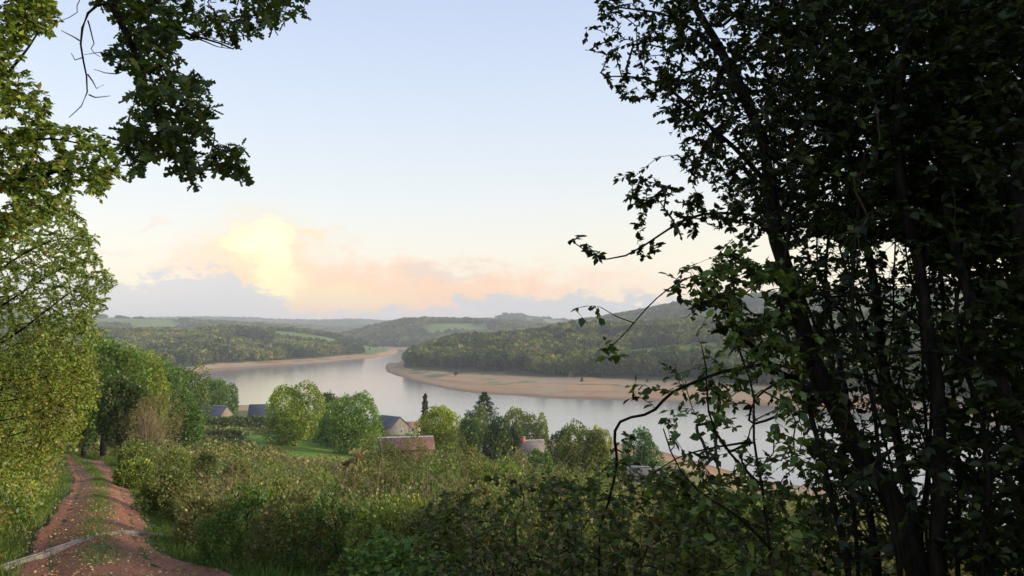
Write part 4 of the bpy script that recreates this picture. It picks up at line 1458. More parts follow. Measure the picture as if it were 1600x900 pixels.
house('chimney_house', 'house with pinkish tile roof and red brick chimney among the trees', 832, 150, 4.6, 4.6, 2.3, 2.3, 14, M_GREYW, M_SLATE2, dz=1.7, chimney=(-1.9, .8), hip=.4, windows=(('front', 1.0, 1.2, .8, .9),))
house('white_hut', 'small white hut half hidden behind leaves right of the oaks', 1004, 92, 3.2, 2.6, 1.7, .8, -10, M_WHITEW, M_SLATE2, cat='hut', dz=1.5, windows=(('front', .3, 1.0, .6, .6),))
# thin black stove pipe on the low shed
x, y = at(374, 259)
z0 = hz(x, y)
V, Fc = tubes([(np.array([(0, 0, 0), (0, 0, 3.6)]), np.array([.16, .16])), (np.array([(0, 0, 3.6), (0, 0, 3.95)]), np.array([.26, .2]))], 8)
o_ = link('chimney_pipe', mesh_from('chimney_pipe', V, Fc), M_WOOD, None)
o_.location = (x, y, z0); o_['label'] = 'thin dark flue pipe standing in front of the low grey shed'; o_['category'] = 'flue pipe'

# ------------------------------------------------------------------ white cattle far up on the slope
import bmesh


def cow_mesh():
    """standing cow, facing +x, one continuous skin grown from a skeleton"""
    pts = [(-.75, 0, 1.15, .30), (-.2, 0, 1.05, .36), (.45, 0, 1.08, .34), (.75, 0, 1.25, .22), (1.05, 0, 1.30, .16), (1.30, 0, 1.12, .10)]
    edges = [(i, i + 1) for i in range(5)]
    for x0, s in ((-.72, 1), (-.72, -1), (.5, 1), (.5, -1)):
        b0 = len(pts)
        rt = 0 if x0 < 0 else 2
        kx = .06 if x0 < 0 else -.03
        pts += [(x0, .18 * s, .80, .15), (x0 + kx, .18 * s, .45, .08), (x0 - kx * .6, .18 * s, .04, .065)]
        edges += [(rt, b0), (b0, b0 + 1), (b0 + 1, b0 + 2)]
    b0 = len(pts)
    pts += [(-1.05, 0, 1.15, .05), (-1.10, 0, .6, .04)]
    edges += [(0, b0), (b0, b0 + 1)]
    for s in (1, -1):
        pts += [(1.02, .2 * s, 1.36, .045)]
        edges += [(4, len(pts) - 1)]
    me = bpy.data.meshes.new('cow')
    me.from_pydata([p[:3] for p in pts], edges, [])
    ob = bpy.data.objects.new('cow_tmp', me)
    COL.objects.link(ob)
    sk = ob.modifiers.new('s', 'SKIN')
    lay = me.skin_vertices[0].data if me.skin_vertices else None
    if lay is None:
        bpy.context.view_layer.objects.active = ob
        bm = bmesh.new(); bm.from_mesh(me)
        bm.verts.layers.skin.verify(); bm.to_mesh(me); bm.free()
        lay = me.skin_vertices[0].data
    for i, p in enumerate(pts):
        lay[i].radius = (p[3], p[3])
    lay[1].use_root = True
    dg = bpy.context.evaluated_depsgraph_get()
    me2 = bpy.data.meshes.new_from_object(ob.evaluated_get(dg))
    bpy.data.objects.remove(ob)
    me2.name = 'cow'
    return me2


M_COW = plain_material('cream_hide', (0.68, 0.64, 0.56), (0.80, 0.77, 0.70), 1.0, 0.8, 3, 0)
cme = cow_mesh(); cme.materials.append(M_COW)
rg = np.random.default_rng(77)
for i, px in enumerate([1013, 1019, 1024, 1029, 1035, 1040, 1046]):
    P = ground_ray(px, 551 + rg.uniform(-1, 1), 700, 2000)
    o_ = bpy.data.objects.new('cow', cme); COL.objects.link(o_)
    o_.location = (P[0], P[1], hz(P[0], P[1])); o_.rotation_euler = (0, 0, rg.uniform(0, 6.28)); o_.scale = (1.15,) * 3
    o_['label'] = 'tiny white cow standing in a row on the far hillside pasture'; o_['category'] = 'cow'
    o_['group'] = 'white cattle on the far hillside pasture'

# ------------------------------------------------------------------ far woods
PROTO = bpy.data.collections.new('tree_shapes')     # holds the shapes that the far woods are made of
far_meshes = []


def far_tree_mesh(kind, seed, n=230, leaf=1.7):
    """a tree 10 m high, crown and stem in one mesh"""
    rg = np.random.default_rng(seed)
    if kind == 'cone':
        tz_ = rg.random(n) ** 1.2; a = rg.uniform(0, 6.283, n)
        rr_ = 2.5 * (1 - tz_) * rg.uniform(.5, 1, n) ** .5
        P = np.stack([np.cos(a) * rr_, np.sin(a) * rr_, 1.0 + 9.0 * tz_], -1); N = np.stack([np.cos(a), np.sin(a), 0 * a + .1], -1)
        leaf *= .7
    else:
        rx = rg.uniform(3.0, 4.0)
        P, N, K = crown_points(n, rx, rx * rg.uniform(.85, 1.1), 4.6, 13, rg, blob=(.36, .55))
        P[:, 2] += 5.4
        P[:, 2] = np.maximum(P[:, 2], .4)
    yd = N + rand_unit(len(P), rg) * .7 + [0, 0, .2]; zh = N + rand_unit(len(P), rg) * .7
    C0 = np.ones((len(P), 3)) * (1 + .16 * rg.normal(size=(len(P), 1))).clip(.4, 1.8)
    V, Fc, C = leaves(CLUMP, P, yd, zh, leaf * rg.uniform(.6, 1.3, len(P)), C0)
    Vt, Ft = tubes([(np.array([(0, 0, -.8), (0, 0, 5.)]), np.array([.22, .12]))], 5)
    Fc = [np.concatenate(Fc)] + [f + len(V) for f in Ft]
    me = mesh_from('far_tree', np.concatenate([V, Vt]), Fc, np.concatenate([C, np.full((len(Vt), 3), .5)]))
    me.materials.append(M_FAR)
    return me


for k in range(9):
    me = far_tree_mesh('cone' if k == 8 else 'round', 500 + k)
    far_meshes.append(me)
    ob = bpy.data.objects.new('tree_shape', me)
    PROTO.objects.link(ob)
near_meshes = [far_tree_mesh('round', 600 + k, 620, 1.05) for k in range(8)]

# horizon test on the ground grid: skip trees that no line of sight near the path can reach
elev = np.arctan2(GH - CAMZ, np.maximum(RR, 1))
cmax = np.maximum.accumulate(elev, axis=0)


def sees(x, y, z, lift=12.0, margin=0.0025):
    r = np.hypot(x, y); a = np.degrees(np.arctan2(x, y))
    ai = np.clip(np.searchsorted(azs, a), 0, na - 1); ri = np.clip(np.searchsorted(rs_, r) - 2, 0, nr - 1)
    return np.arctan2(z + lift - CAMZ, r) > cmax[ri, ai] - margin


def gn_scatter(name, P, scl, rg):
    me = bpy.data.meshes.new(name)
    me.vertices.add(len(P)); me.vertices.foreach_set('co', np.asarray(P, np.float32).ravel())
    a = me.attributes.new('scl', 'FLOAT_VECTOR', 'POINT'); a.data.foreach_set('vector', np.asarray(scl, np.float32).ravel())
    rot = np.zeros((len(P), 3), np.float32); rot[:, 2] = rg.uniform(0, 6.283, len(P))
    a = me.attributes.new('rot', 'FLOAT_VECTOR', 'POINT'); a.data.foreach_set('vector', rot.ravel())
    me.update()
    ob = bpy.data.objects.new(name, me); COL.objects.link(ob); ob['kind'] = 'stuff'
    ng = bpy.data.node_groups.new(name, 'GeometryNodeTree')
    ng.interface.new_socket('Geometry', in_out='INPUT', socket_type='NodeSocketGeometry')
    ng.interface.new_socket('Geometry', in_out='OUTPUT', socket_type='NodeSocketGeometry')
    N_ = ng.nodes
    gi, go = N_.new('NodeGroupInput'), N_.new('NodeGroupOutput')
    ip = N_.new('GeometryNodeInstanceOnPoints'); ci = N_.new('GeometryNodeCollectionInfo')
    ci.inputs['Collection'].default_value = PROTO
    ci.inputs['Separate Children'].default_value = True; ci.inputs['Reset Children'].default_value = True
    ar = N_.new('GeometryNodeInputNamedAttribute'); ar.data_type = 'FLOAT_VECTOR'; ar.inputs['Name'].default_value = 'rot'
    as_ = N_.new('GeometryNodeInputNamedAttribute'); as_.data_type = 'FLOAT_VECTOR'; as_.inputs['Name'].default_value = 'scl'
    e2r = N_.new('FunctionNodeEulerToRotation')
    l = ng.links
    l.new(gi.outputs[0], ip.inputs['Points']); l.new(ci.outputs[0], ip.inputs['Instance'])
    ip.inputs['Pick Instance'].default_value = True
    l.new(ar.outputs[0], e2r.inputs[0]); l.new(e2r.outputs[0], ip.inputs['Rotation']); l.new(as_.outputs[0], ip.inputs['Scale'])
    l.new(ip.outputs[0], go.inputs[0])
    md = ob.modifiers.new('scatter', 'NODES'); md.node_group = ng
    return ob


def wood_points(n, r0, r1, rg, minz=6.6):
    az = np.radians(rg.uniform(-40, 40, n)); r = np.sqrt(rg.uniform(r0 ** 2, r1 ** 2, n))
    x, y = r * np.sin(az), r * np.cos(az)
    fh, nh_ = far_hills(x, y), near_hill(x, y)
    z = np.maximum(fh, nh_)
    k = (fh > minz + 2.2 * (fbm(x, y, 90, 91, 3) - .5)) & (fh > nh_) & (~clearing(x, y))
    x, y, z = x[k], y[k], z[k]
    k = sees(x, y, z)
    return x[k], y[k], z[k]


rg = np.random.default_rng(81)
x, y, z = wood_points(26000, 600, 1650, rg)
r = np.hypot(x, y)
# trees of the front row over the clay beach stand as objects of their own
px_, py_, _ = toPx(np.stack([x, y, z], -1))
cand = np.nonzero((px_ > 650) & (px_ < 1320) & (r < 1250))[0]
cand = cand[np.argsort(z[cand] + rg.uniform(0, 2.0, len(cand)))]
sel = []
for i in cand:
    if all((x[i] - x[j]) ** 2 + (y[i] - y[j]) ** 2 > 36 for j in sel):
        sel.append(i)
    if len(sel) >= 150:
        break
sel = np.array(sel)
for i in sel:
    ob = bpy.data.objects.new('woodland_edge_tree', near_meshes[rg.integers(0, 8)])
    COL.objects.link(ob)
    s_ = rg.uniform(1.05, 1.75)
    ob.location = (x[i], y[i], z[i]); ob.rotation_euler = (0, 0, rg.uniform(0, 6.28)); ob.scale = (s_ * rg.uniform(.85, 1.1), s_ * rg.uniform(.85, 1.1), s_)
    ob['label'] = 'round leafy tree in the front row of the far wood above the clay beach'
    ob['category'] = 'tree'; ob['group'] = 'front row of trees above the far clay beach'
msk = np.ones(len(x), bool); msk[sel] = False
x, y, z = x[msk], y[msk], z[msk]
s_ = rg.uniform(.95, 1.85, len(x))[:, None] * (0.75 + .5 * fbm(x, y, 120, 7, 2))[:, None]
gn_scatter('lakeside_forest', np.stack([x, y, z], -1), s_ * rg.uniform(.85, 1.15, (len(x), 3)), rg)
print('lakeside', len(x))
x, y, z = wood_points(42000, 1500, 3000, rg)
s_ = rg.uniform(.95, 1.8, len(x))[:, None]
gn_scatter('hill_forest', np.stack([x, y, z], -1), s_ * np.array([1.15, 1.15, .9]) * rg.uniform(.9, 1.1, (len(x), 3)), rg)
print('hill', len(x))
x, y, z = wood_points(40000, 2800, 7200, rg)
s_ = rg.uniform(1.3, 2.4, len(x))[:, None]
gn_scatter('distant_forest', np.stack([x, y, z], -1), s_ * np.array([1.7, 1.7, .75]), rg)
print('distant', len(x))
# small bushes on the upper beach and hedgerow trees in the clearings
az = np.radians(rg.uniform(-30, 34, 9000)); r = np.sqrt(rg.uniform(500 ** 2, 2600 ** 2, 9000))
x, y = r * np.sin(az), r * np.cos(az); z = height(x, y, False)
k = ((z > 4.2) & (z < 7.0) & (rg.random(9000) < .12) & (far_hills(x, y) > near_hill(x, y))) | (clearing(x, y) & (np.abs(fbm(x, y, 160, 13, 2) - .5) < .018) & (z > 7))
x, y, z = x[k], y[k], z[k]
gn_scatter('hedgerow_trees', np.stack([x, y, z], -1), rg.uniform(.25, .8, (len(x), 1)) * np.ones(3), rg)
# lower wood on the near bank left of the village
az = np.radians(rg.uniform(-46, -19.5, 5000)); r = np.sqrt(rg.uniform(340 ** 2, 1150 ** 2, 5000))
x, y = r * np.sin(az), r * np.cos(az); z = height(x, y, False)
pxx = 800 + F * x / y
k = (z > 4) & (pxx < 292) & (near_hill(x, y) > far_hills(x, y))
x, y, z = x[k], y[k], z[k]
gn_scatter('bank_wood', np.stack([x, y, z], -1), rg.uniform(.7, 1.25, (len(x), 1)) * rg.uniform(.85, 1.1, (len(x), 3)), rg)


# ------------------------------------------------------------------ near trees grown towards their leaves
def sample_region(poly, n, d0, d1, rg, dens=None):
    poly = np.asarray(poly, float)
    lo_, hi_ = poly.min(0), poly.max(0)
    outp = np.zeros((0, 3))
    while len(outp) < n:
        p = rg.uniform(lo_, hi_, (n * 3, 2))
        k = in_poly(p[:, 0], p[:, 1], poly)
        p = p[k]
        if dens is not None:
            p = p[rg.random(len(p)) < dens(p[:, 0], p[:, 1])]
        dd = rg.uniform(d0, d1, len(p)) if not callable(d0) else d0(p[:, 0], p[:, 1], rg)
        outp = np.concatenate([outp, np.concatenate([p, dd[:, None]], 1)])
    outp = outp[:n]
    return Wv(outp[:, 0], outp[:, 1], outp[:, 2])


def grow(trunks, tips, step, rg, tip_r=0.0022, droop=0.12, wander=0.16):
    """trunks: list of (P (n,3), r0, r1). Each tip is tied by a bent twig to the nearest wood grown so far."""
    cap = 60000
    N = np.zeros((cap, 3)); par = -np.ones(cap, int); rad = np.zeros(cap); T = np.zeros((cap, 3)); cnt = 0
    tl = []
    for (P, r0, r1) in trunks:
        P = resample(np.asarray(P, float), step, 5)
        rr_ = np.linspace(r0, r1, len(P))
        st = cnt
        for i in range(len(P)):
            N[cnt] = P[i]; par[cnt] = cnt - 1 if i else -1; rad[cnt] = rr_[i]; cnt += 1
        T[st:cnt] = np.gradient(P, axis=0)
        tl.append((P, rr_))
    nt_ = cnt
    d0 = np.array([((N[:nt_] - t_) ** 2).sum(1).min() for t_ in tips])
    tips = tips[np.argsort(d0)]
    chains = []
    for t_ in tips:
        d2 = ((N[:cnt] - t_) ** 2).sum(1)
        j = int(d2.argmin()); dd = math.sqrt(d2[j])
        if dd < step * .6:
            continue
        m_ = max(2, int(dd / step) + 1)
        tv = T[j] / (np.linalg.norm(T[j]) + 1e-9)
        s = np.linspace(0, 1, m_ + 1)[:, None]
        ctrl = N[j] + tv * dd * .45 + np.array([0, 0, droop * dd])
        P = (1 - s) ** 2 * N[j] + 2 * s * (1 - s) * ctrl + s ** 2 * t_
        P[1:-1] += rg.normal(0, wander * step, (m_ - 1, 3))
        base_ = cnt
        if cnt + m_ >= cap:
            break
        for i in range(1, m_ + 1):
            N[cnt] = P[i]; par[cnt] = j if i == 1 else cnt - 1; T[cnt] = P[i] - P[i - 1]; cnt += 1
        chains.append((j, base_, cnt))
    e = 2.3
    acc = np.zeros(cnt)
    for (j, a, b) in chains:
        acc[b - 1] += 0
    acc2 = np.full(cnt, 0.0)
    for (j, a, b) in reversed(chains):
        run = tip_r ** e
        for i in range(b - 1, a - 1, -1):
            run += acc2[i]
            acc2[i] = run
        acc2[j] += run * (1 if j >= nt_ else 0)
    lines = []
    tipseg = []
    for (j, a, b) in chains:
        P = np.concatenate([N[j:j + 1], N[a:b]])
        r_ = acc2[a:b] ** (1 / e)
        r_ = np.concatenate([[r_[0]], r_])
        lines.append((P, r_))
        tipseg.append(P)
    return tl, lines, tipseg


def twig_leaves(segs, per, reach, size, rg, hang=0.25):
    """positions and directions of leaves set along the last stretch of every twig"""
    pos, yd, zh = [], [], []
    for P in segs:
        n = max(1, int(per * rg.uniform(.6, 1.4)))
        L = np.concatenate([[0], np.cumsum(np.linalg.norm(np.diff(P, axis=0), axis=1))])
        tot = L[-1]
        t0 = max(0, tot - reach)
        s = rg.uniform(t0, tot, n); s[0] = tot
        q = np.stack([np.interp(s, L, P[:, i]) for i in range(3)], -1)
        dr = P[-1] - P[-2]; dr /= np.linalg.norm(dr) + 1e-9
        side = np.cross(dr, [0, 0, 1.0]); side /= np.linalg.norm(side) + 1e-9
        sg = np.where(rg.random(n) < .5, 1, -1)[:, None]
        y_ = dr[None] * .55 + side[None] * sg * .8 + rg.normal(0, .35, (n, 3)) + [0, 0, -hang]
        y_[0] = dr + rg.normal(0, .15, 3) + [0, 0, -hang * .7]
        pos.append(q); yd.append(y_); zh.append(rg.normal(0, .55, (n, 3)) + [0, 0, 1])
    pos, yd, zh = np.concatenate(pos), np.concatenate(yd), np.concatenate(zh)
    return pos, yd, zh, size * rg.uniform(.55, 1.25, len(pos))


def leaf_parts(root, tpl, pos, yd, zh, sz, col, mat, want=300, minpx=10.0, bank=None):
    """the leaves that show largest become objects of their own; returns the mask of the others"""
    px, py, dep = toPx(pos)
    show = (px > 0) & (px < 1600) & (py > 0) & (py < 900) & (dep > .5)
    pxs = np.where(show, sz * F / dep, 0)
    order = np.argsort(-pxs)[:want]
    order = order[pxs[order] >= minpx]
    L = np.array(root_loc(root))
    nb = 10
    bank = []
    for k in range(nb):
        V, Fc, C = leaves(tpl, np.zeros((1, 3)), np.array([[0, 1., 0]]), np.array([[0, 0, 1.]]), [1.0], col[order[k % len(order)]][None] if len(order) else col[:1])
        me = mesh_from('leaf', V, Fc, C); me.materials.append(mat); bank.append(me)
    if len(order):
        X, Y, Z = frames(yd[order], zh[order])
        for a, i in enumerate(order):
            ob = bpy.data.objects.new('leaf', bank[a % nb])
            M = Matrix.Identity(4)
            for r_ in range(3):
                M[r_][0], M[r_][1], M[r_][2] = X[a, r_] * sz[i], Y[a, r_] * sz[i], Z[a, r_] * sz[i]
                M[r_][3] = pos[i, r_] - L[r_]
            ob.matrix_basis = M
            COL.objects.link(ob); ob.parent = root
    rest = np.ones(len(pos), bool); rest[order] = False
    return rest


def grown_tree(name, label, cat, base, trunks, tips, step, per, reach, size, cols, wts, seed, tpl=OVAL, mat=None, hang=.25, tip_r=.0022, droop=.12, want=0, jit=.3, bare=None, wander=.16):
    rg = np.random.default_rng(seed)
    root = thing(name, label, cat, base)
    tl, lines, segs = grow(trunks, tips, step, rg, tip_r, droop, wander)
    for i, (P, r_) in enumerate(tl):
        sl_ = np.arange(len(P)) * step
        P = P + np.stack([(fbm(sl_ + i * 7, 0 * sl_ + q * 5.0, .35, 3 + i + q, 3) - .5) for q in range(3)], -1) * (r_[:, None] * 1.6 + .006)
        r_ = r_ * (.86 + .32 * fbm(sl_, 0 * sl_ + i, .16, 9 + i, 2))
        V, Fc = tubes([(P, r_)], 9 if r_[0] > .02 else 6)
        part('trunk' if i == 0 else 'branch', V, Fc, M_BARK, root, None, True)
    V, Fc = tubes(lines, 3)
    part('twigs', V, Fc, M_TWIG, root, kind='stuff')
    pos, yd, zh, sz = twig_leaves(segs, per, reach, size, rg, hang)
    col = palette(cols, wts, len(pos), rg, jit)
    if want:
        rest = leaf_parts(root, tpl, pos, yd, zh, sz, col, mat or M_LEAF, want)
        pos, yd, zh, sz, col = pos[rest], yd[rest], zh[rest], sz[rest], col[rest]
    V, Fc, C = leaves(DIAM if (tpl is OVAL or tpl is SLIM) else tpl, pos, yd, zh, sz, col)
    part('foliage', V, Fc, mat or M_LEAF, root, C, kind='stuff')
    return root


def PL(*pts):
    return np.array([W(*p) for p in pts])


rg = np.random.default_rng(91)
# --- oak limb hanging in from above, its trunk stands left of the path beside the camera
OAKC = [(0.045, 0.065, 0.018), (0.065, 0.085, 0.022), (0.09, 0.10, 0.028), (0.032, 0.045, 0.014), (0.20, 0.07, 0.03)]
main = np.array([(-4.6, 2.2, hz(-4.6, 2.2) - .2), (-4.5, 2.3, 55), (-4.3, 2.5, 57.2), (-3.7, 3.4, 58.6)])
limbA = np.concatenate([main[-1:], PL((130, -70, 4.4), (160, -30, 4.5), (172, 5, 4.5), (192, 45, 4.5), (212, 90, 4.5), (226, 130, 4.5), (240, 175, 4.5), (262, 205, 4.45), (285, 235, 4.4))])
limbB = np.concatenate([main[-1:], PL((200, -90, 4.8), (280, -60, 4.9), (360, -40, 5.0), (430, -20, 5.1), (470, 0, 5.1))])
limbC = PL((172, 5, 4.5), (150, 0, 4.4), (138, 20, 4.4), (124, 60, 4.4), (130, 90, 4.4), (136, 118, 4.4), (140, 150, 4.4), (128, 172, 4.4), (108, 184, 4.4))
limbD = PL((200, -90, 4.8), (232, -20, 4.7), (262, 30, 4.7), (290, 56, 4.6), (330, 60, 4.6), (364, 76, 4.6))
limbE = PL((226, 130, 4.5), (262, 160, 4.4), (300, 190, 4.4), (324, 225, 4.35), (350, 240, 4.3), (376, 232, 4.3))
polyO = [[(150, -60), (520, -60), (494, 0), (484, 24), (440, 34), (420, 52), (380, 58), (345, 56), (300, 40), (272, 46), (262, 20), (150, 5)],
         [(172, 5), (262, 10), (276, 48), (266, 70), (278, 92), (262, 108), (205, 110), (172, 90), (186, 60)],
         [(205, 80), (268, 100), (300, 120), (322, 130), (334, 170), (332, 212), (300, 224), (312, 268), (308, 292), (290, 288), (276, 250), (244, 240), (225, 262), (208, 280), (196, 240), (192, 215), (200, 170), (214, 140)],
         [(318, 222), (350, 236), (388, 218), (386, 272), (368, 278), (340, 262), (312, 246)]]
tips = np.concatenate([sample_region(polyO[0], 210, 4.2, 6.0, rg), sample_region(polyO[1], 75, 4.2, 5.2, rg), sample_region(polyO[2], 170, 4.0, 5.0, rg), sample_region(polyO[3], 26, 4.1, 4.6, rg)])
grown_tree('oak_tree', 'dark oak limb with lobed leaves hanging down from the top left corner', 'tree', (-4.6, 2.2, hz(-4.6, 2.2)),
           [(main, .19, .12), (limbA, .055, .006), (limbB, .045, .008), (limbC, .010, .002), (limbD, .02, .004), (limbE, .008, .003)], tips, .09, 8, .20, .082, OAKC, [4, 3, 2, 3, .12], 92, OAK, M_LEAF, .35, .0016, .05, want=300)
# bare twigs in the twig bark colour: a dead sprig beside the limb
rgd = np.random.default_rng(93)
tw = []
for pts in [[(128, -40, 5.2), (120, 20, 5.2), (85, 38, 5.2)], [(124, 62, 4.4), (116, 58, 4.4), (96, 48, 4.4)], [(136, 30, 4.4), (146, 60, 4.4), (142, 80, 4.4), (156, 90, 4.4)], [(130, 90, 4.4), (116, 94, 4.4), (112, 84, 4.4)],
            [(136, 118, 4.4), (150, 138, 4.4), (162, 134, 4.4)], [(140, 150, 4.4), (156, 152, 4.4), (172, 151, 4.4)], [(196, 80, 4.6), (165, 82, 4.6), (132, 84, 4.6)], [(192, 114, 4.6), (168, 115, 4.6), (146, 110, 4.6)],
            [(262, 60, 4.6), (300, 62, 4.6), (350, 58, 4.6), (410, 55, 4.6)], [(310, 60, 4.6), (340, 72, 4.6), (362, 76, 4.6)], [(270, 116, 4.6), (300, 124, 4.6), (318, 128, 4.6)]]:
    P = resample(PL(*pts), .035, 3); P += rgd.normal(0, .004, P.shape)
    tw.append((P, np.linspace(.0045, .0018, len(P))))
oak_root = [o_ for o_ in bpy.data.objects if o_.name.startswith('oak_tree') and o_.get('label', '').startswith('dark oak limb')][0]
V, Fc = tubes(tw, 4)
part('bare_twigs', V, Fc, M_TWIG, oak_root, kind='stuff')

# --- trees at the left edge
L1 = [(-140, -80), (20, -80), (60, -30), (92, 10), (95, 48), (62, 62), (28, 70), (40, 100), (62, 130), (84, 165), (60, 190), (108, 195), (150, 200), (190, 245), (192, 275), (160, 318), (120, 300), (95, 330), (40, 372), (-140, 420)]
x0, y0 = -11.2, 12.0
b0 = (x0, y0, hz(x0, y0))
tr = np.array([(x0, y0, b0[2] - .3), (x0 + .1, y0, b0[2] + 3), (x0 + .2, y0 + .1, b0[2] + 6), (x0 + .3, y0, b0[2] + 10.0)])
br1 = np.concatenate([tr[1:2] + [0.05, 0, 1.0], PL((-60, 300, 11.6), (20, 285, 11.4), (80, 270, 11.2), (140, 260, 11))])
br2 = np.concatenate([tr[2:3], PL((-40, 150, 11.6), (20, 110, 11.4), (60, 50, 11.2))])
br3 = np.concatenate([tr[1:2] + [0.1, 0, 2.0], PL((-30, 240, 11.4), (30, 220, 11), (90, 215, 10.8), (125, 225, 10.7))])
OKL = [(0.125, 0.155, 0.030), (0.16, 0.175, 0.035), (0.09, 0.12, 0.028), (0.26, 0.13, 0.04)]
tips = sample_region(L1, 1500, 9.8, 13.5, rg)
grown_tree('oak_tree', 'tall sunlit oak at the left edge with olive leaves against the sky', 'tree', b0, [(tr, .24, .10), (br1, .07, .012), (br2, .07, .012), (br3, .06, .010)], tips, .26, 26, .45, .100, OKL, [4, 3, 3, .25], 94, OVAL, M_LEAF, .2, .003)

L2 = [(-140, 345), (20, 330), (60, 305), (118, 318), (140, 360), (158, 372), (150, 405), (176, 425), (182, 445), (158, 462), (166, 482), (140, 500), (168, 520), (158, 545), (140, 575), (-140, 600)]
x0, y0 = -14.5, 17.0
b0 = (x0, y0, hz(x0, y0))
tr = np.array([(x0, y0, b0[2] - .3), (x0 + .1, y0, b0[2] + 2), (x0 + .3, y0 + .1, b0[2] + 4.5), (x0 + .5, y0, b0[2] + 7.0)])
brs = [(np.concatenate([tr[1:2] + [0, 0, k * .6], PL((-40, 560 - k * 55, 16.5), (30, 520 - k * 60, 16), (90, 470 - k * 50, 15.6), (135, 440 - k * 32, 15.3))]), .05, .008) for k in range(4)]
ASH = [(0.16, 0.205, 0.055), (0.20, 0.23, 0.06), (0.125, 0.165, 0.05), (0.23, 0.22, 0.08)]
tips = sample_region(L2, 3500, 14.2, 20.5, rg)
grown_tree('ash_tree', 'feathery light green tree at the left edge under the tall oak', 'tree', b0, [(tr, .15, .06)] + brs, tips, .36, 34, .5, .070, ASH, [4, 3, 3, 1], 95, OVAL, M_LEAF, .15, .003, jit=.18)

L3 = [(-140, 575), (60, 560), (150, 560), (158, 600), (146, 650), (122, 690), (100, 715), (50, 735), (0, 760), (-140, 780)]
x0, y0 = -15.6, 18.5
b0 = (x0, y0, hz(x0, y0))
tr = np.array([(x0, y0, b0[2] - .3), (x0 + .2, y0, b0[2] + 1), (x0 + .5, y0 - .1, b0[2] + 2.0), (x0 + .9, y0, b0[2] + 3.2)])
brs = [(np.concatenate([tr[1:2] + [0, 0, k * .3 - .3], PL((-60 + 20 * k, 700 - k * 35, 18), (20 + 20 * k, 680 - k * 30, 17.4), (90, 660 - k * 28, 17))]), .035, .008) for k in range(4)]
YEL = [(0.19, 0.215, 0.04), (0.25, 0.25, 0.045), (0.14, 0.18, 0.04), (0.22, 0.17, 0.06)]
tips = sample_region(L3, 1700, 15.0, 19.5, rg)
grown_tree('maple_bush', 'yellowish field maple bush on the bank left of the track', 'bush', b0, [(tr, .09, .04)] + brs, tips, .34, 36, .45, .066, YEL, [4, 2, 3, 1], 96, OVAL, M_LEAF, .15, .003, jit=.18)

L4 = [(70, 505), (150, 560), (158, 600), (128, 640), (118, 690), (60, 700), (30, 640), (20, 540)]
x0, y0 = -15.0, 24.5
b0 = (x0 - 1.5, y0, hz(x0 - 1.5, y0))
tr = np.array([(b0[0], y0, b0[2] - .3), (b0[0] + .2, y0, b0[2] + 1.2), (b0[0] + .6, y0, b0[2] + 2.6), (b0[0] + 1.2, y0, b0[2] + 4.4)])
tips = sample_region(L4, 1200, 22, 27, rg)
grown_tree('hazel_bush', 'brownish-olive hazel arching over the left side of the track', 'bush', b0, [(tr, .09, .04)], tips, .34, 14, .55, .13, [(0.19, 0.18, 0.06), (0.16, 0.185, 0.055), (0.20, 0.155, 0.07)], [3, 3, 2], 97, OVAL, M_LEAF, .15, .004)

# ------------------------------------------------------------------ thicket on the right
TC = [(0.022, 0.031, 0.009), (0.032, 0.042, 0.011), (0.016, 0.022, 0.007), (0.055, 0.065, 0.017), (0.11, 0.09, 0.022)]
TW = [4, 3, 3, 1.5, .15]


def base_of(px, d):
    x, y = at(px, d)
    return (x, y, hz(x, y) - .05)


def stem(basepx, d, *pts):
    b = np.array([base_of(basepx, d)])
    return np.concatenate([b, PL(*pts)])


R_CROWN = [(1090, -60), (1640, -60), (1640, 330), (1560, 400), (1480, 420), (1400, 370), (1330, 395), (1280, 360), (1230, 400), (1190, 330), (1130, 320), (1075, 250), (1052, 190), (1030, 120), (1000, 70)]
R_FRINGE = [(925, -50), (1100, -50), (1100, 60), (1130, 140), (1130, 300), (1070, 280), (1045, 200), (1010, 170), (950, 150), (965, 110), (1000, 90), (940, 40)]
R_TIPL = [(905, 60), (960, 20), (990, 60), (960, 100), (930, 90)]
R_MID = [(950, 268), (1010, 258), (1060, 290), (1130, 300), (1190, 330), (1180, 380), (1100, 370), (1060, 330), (990, 350), (970, 320)]
R_BARE = [(888, 372), (905, 370), (950, 402), (940, 415), (910, 404)]
R_LOW = [(1060, 420), (1170, 380), (1260, 420), (1300, 560), (1250, 620), (1170, 560), (1080, 500)]
R_LOW2 = [(1010, 560), (1120, 520), (1240, 560), (1290, 700), (1270, 900), (1080, 900), (1000, 760), (1040, 690)]
R_TRK = [(1230, 400), (1640, 400), (1640, 900), (1280, 900), (1250, 640)]

g = np.random.default_rng(111)
t1 = stem(1455, 3.3, (1440, 880, 3.3), (1400, 800, 3.35), (1345, 720, 3.4), (1305, 640, 3.45), (1270, 560, 3.5), (1240, 470, 3.6), (1216, 380, 3.7), (1205, 290, 3.8), (1180, 180, 3.9), (1130, 80, 4.0), (1080, 0, 4.1))
t1b = PL((1270, 560, 3.5), (1240, 600, 3.3), (1190, 560, 3.2), (1140, 500, 3.1), (1105, 430, 3.1), (1090, 415, 3.1))
t1c = PL((1216, 380, 3.7), (1180, 340, 3.5), (1130, 330, 3.4), (1080, 338, 3.3), (1040, 360, 3.25), (1000, 388, 3.2), (955, 414, 3.2), (925, 402, 3.2), (893, 376, 3.2))
t1d = PL((1205, 290, 3.8), (1150, 230, 3.8), (1100, 190, 3.8), (1060, 150, 3.8), (1010, 120, 3.8), (950, 120, 3.9))
t1e = PL((1180, 180, 3.9), (1150, 110, 4.0), (1100, 60, 4.1), (1040, 20, 4.2), (960, 10, 4.3))
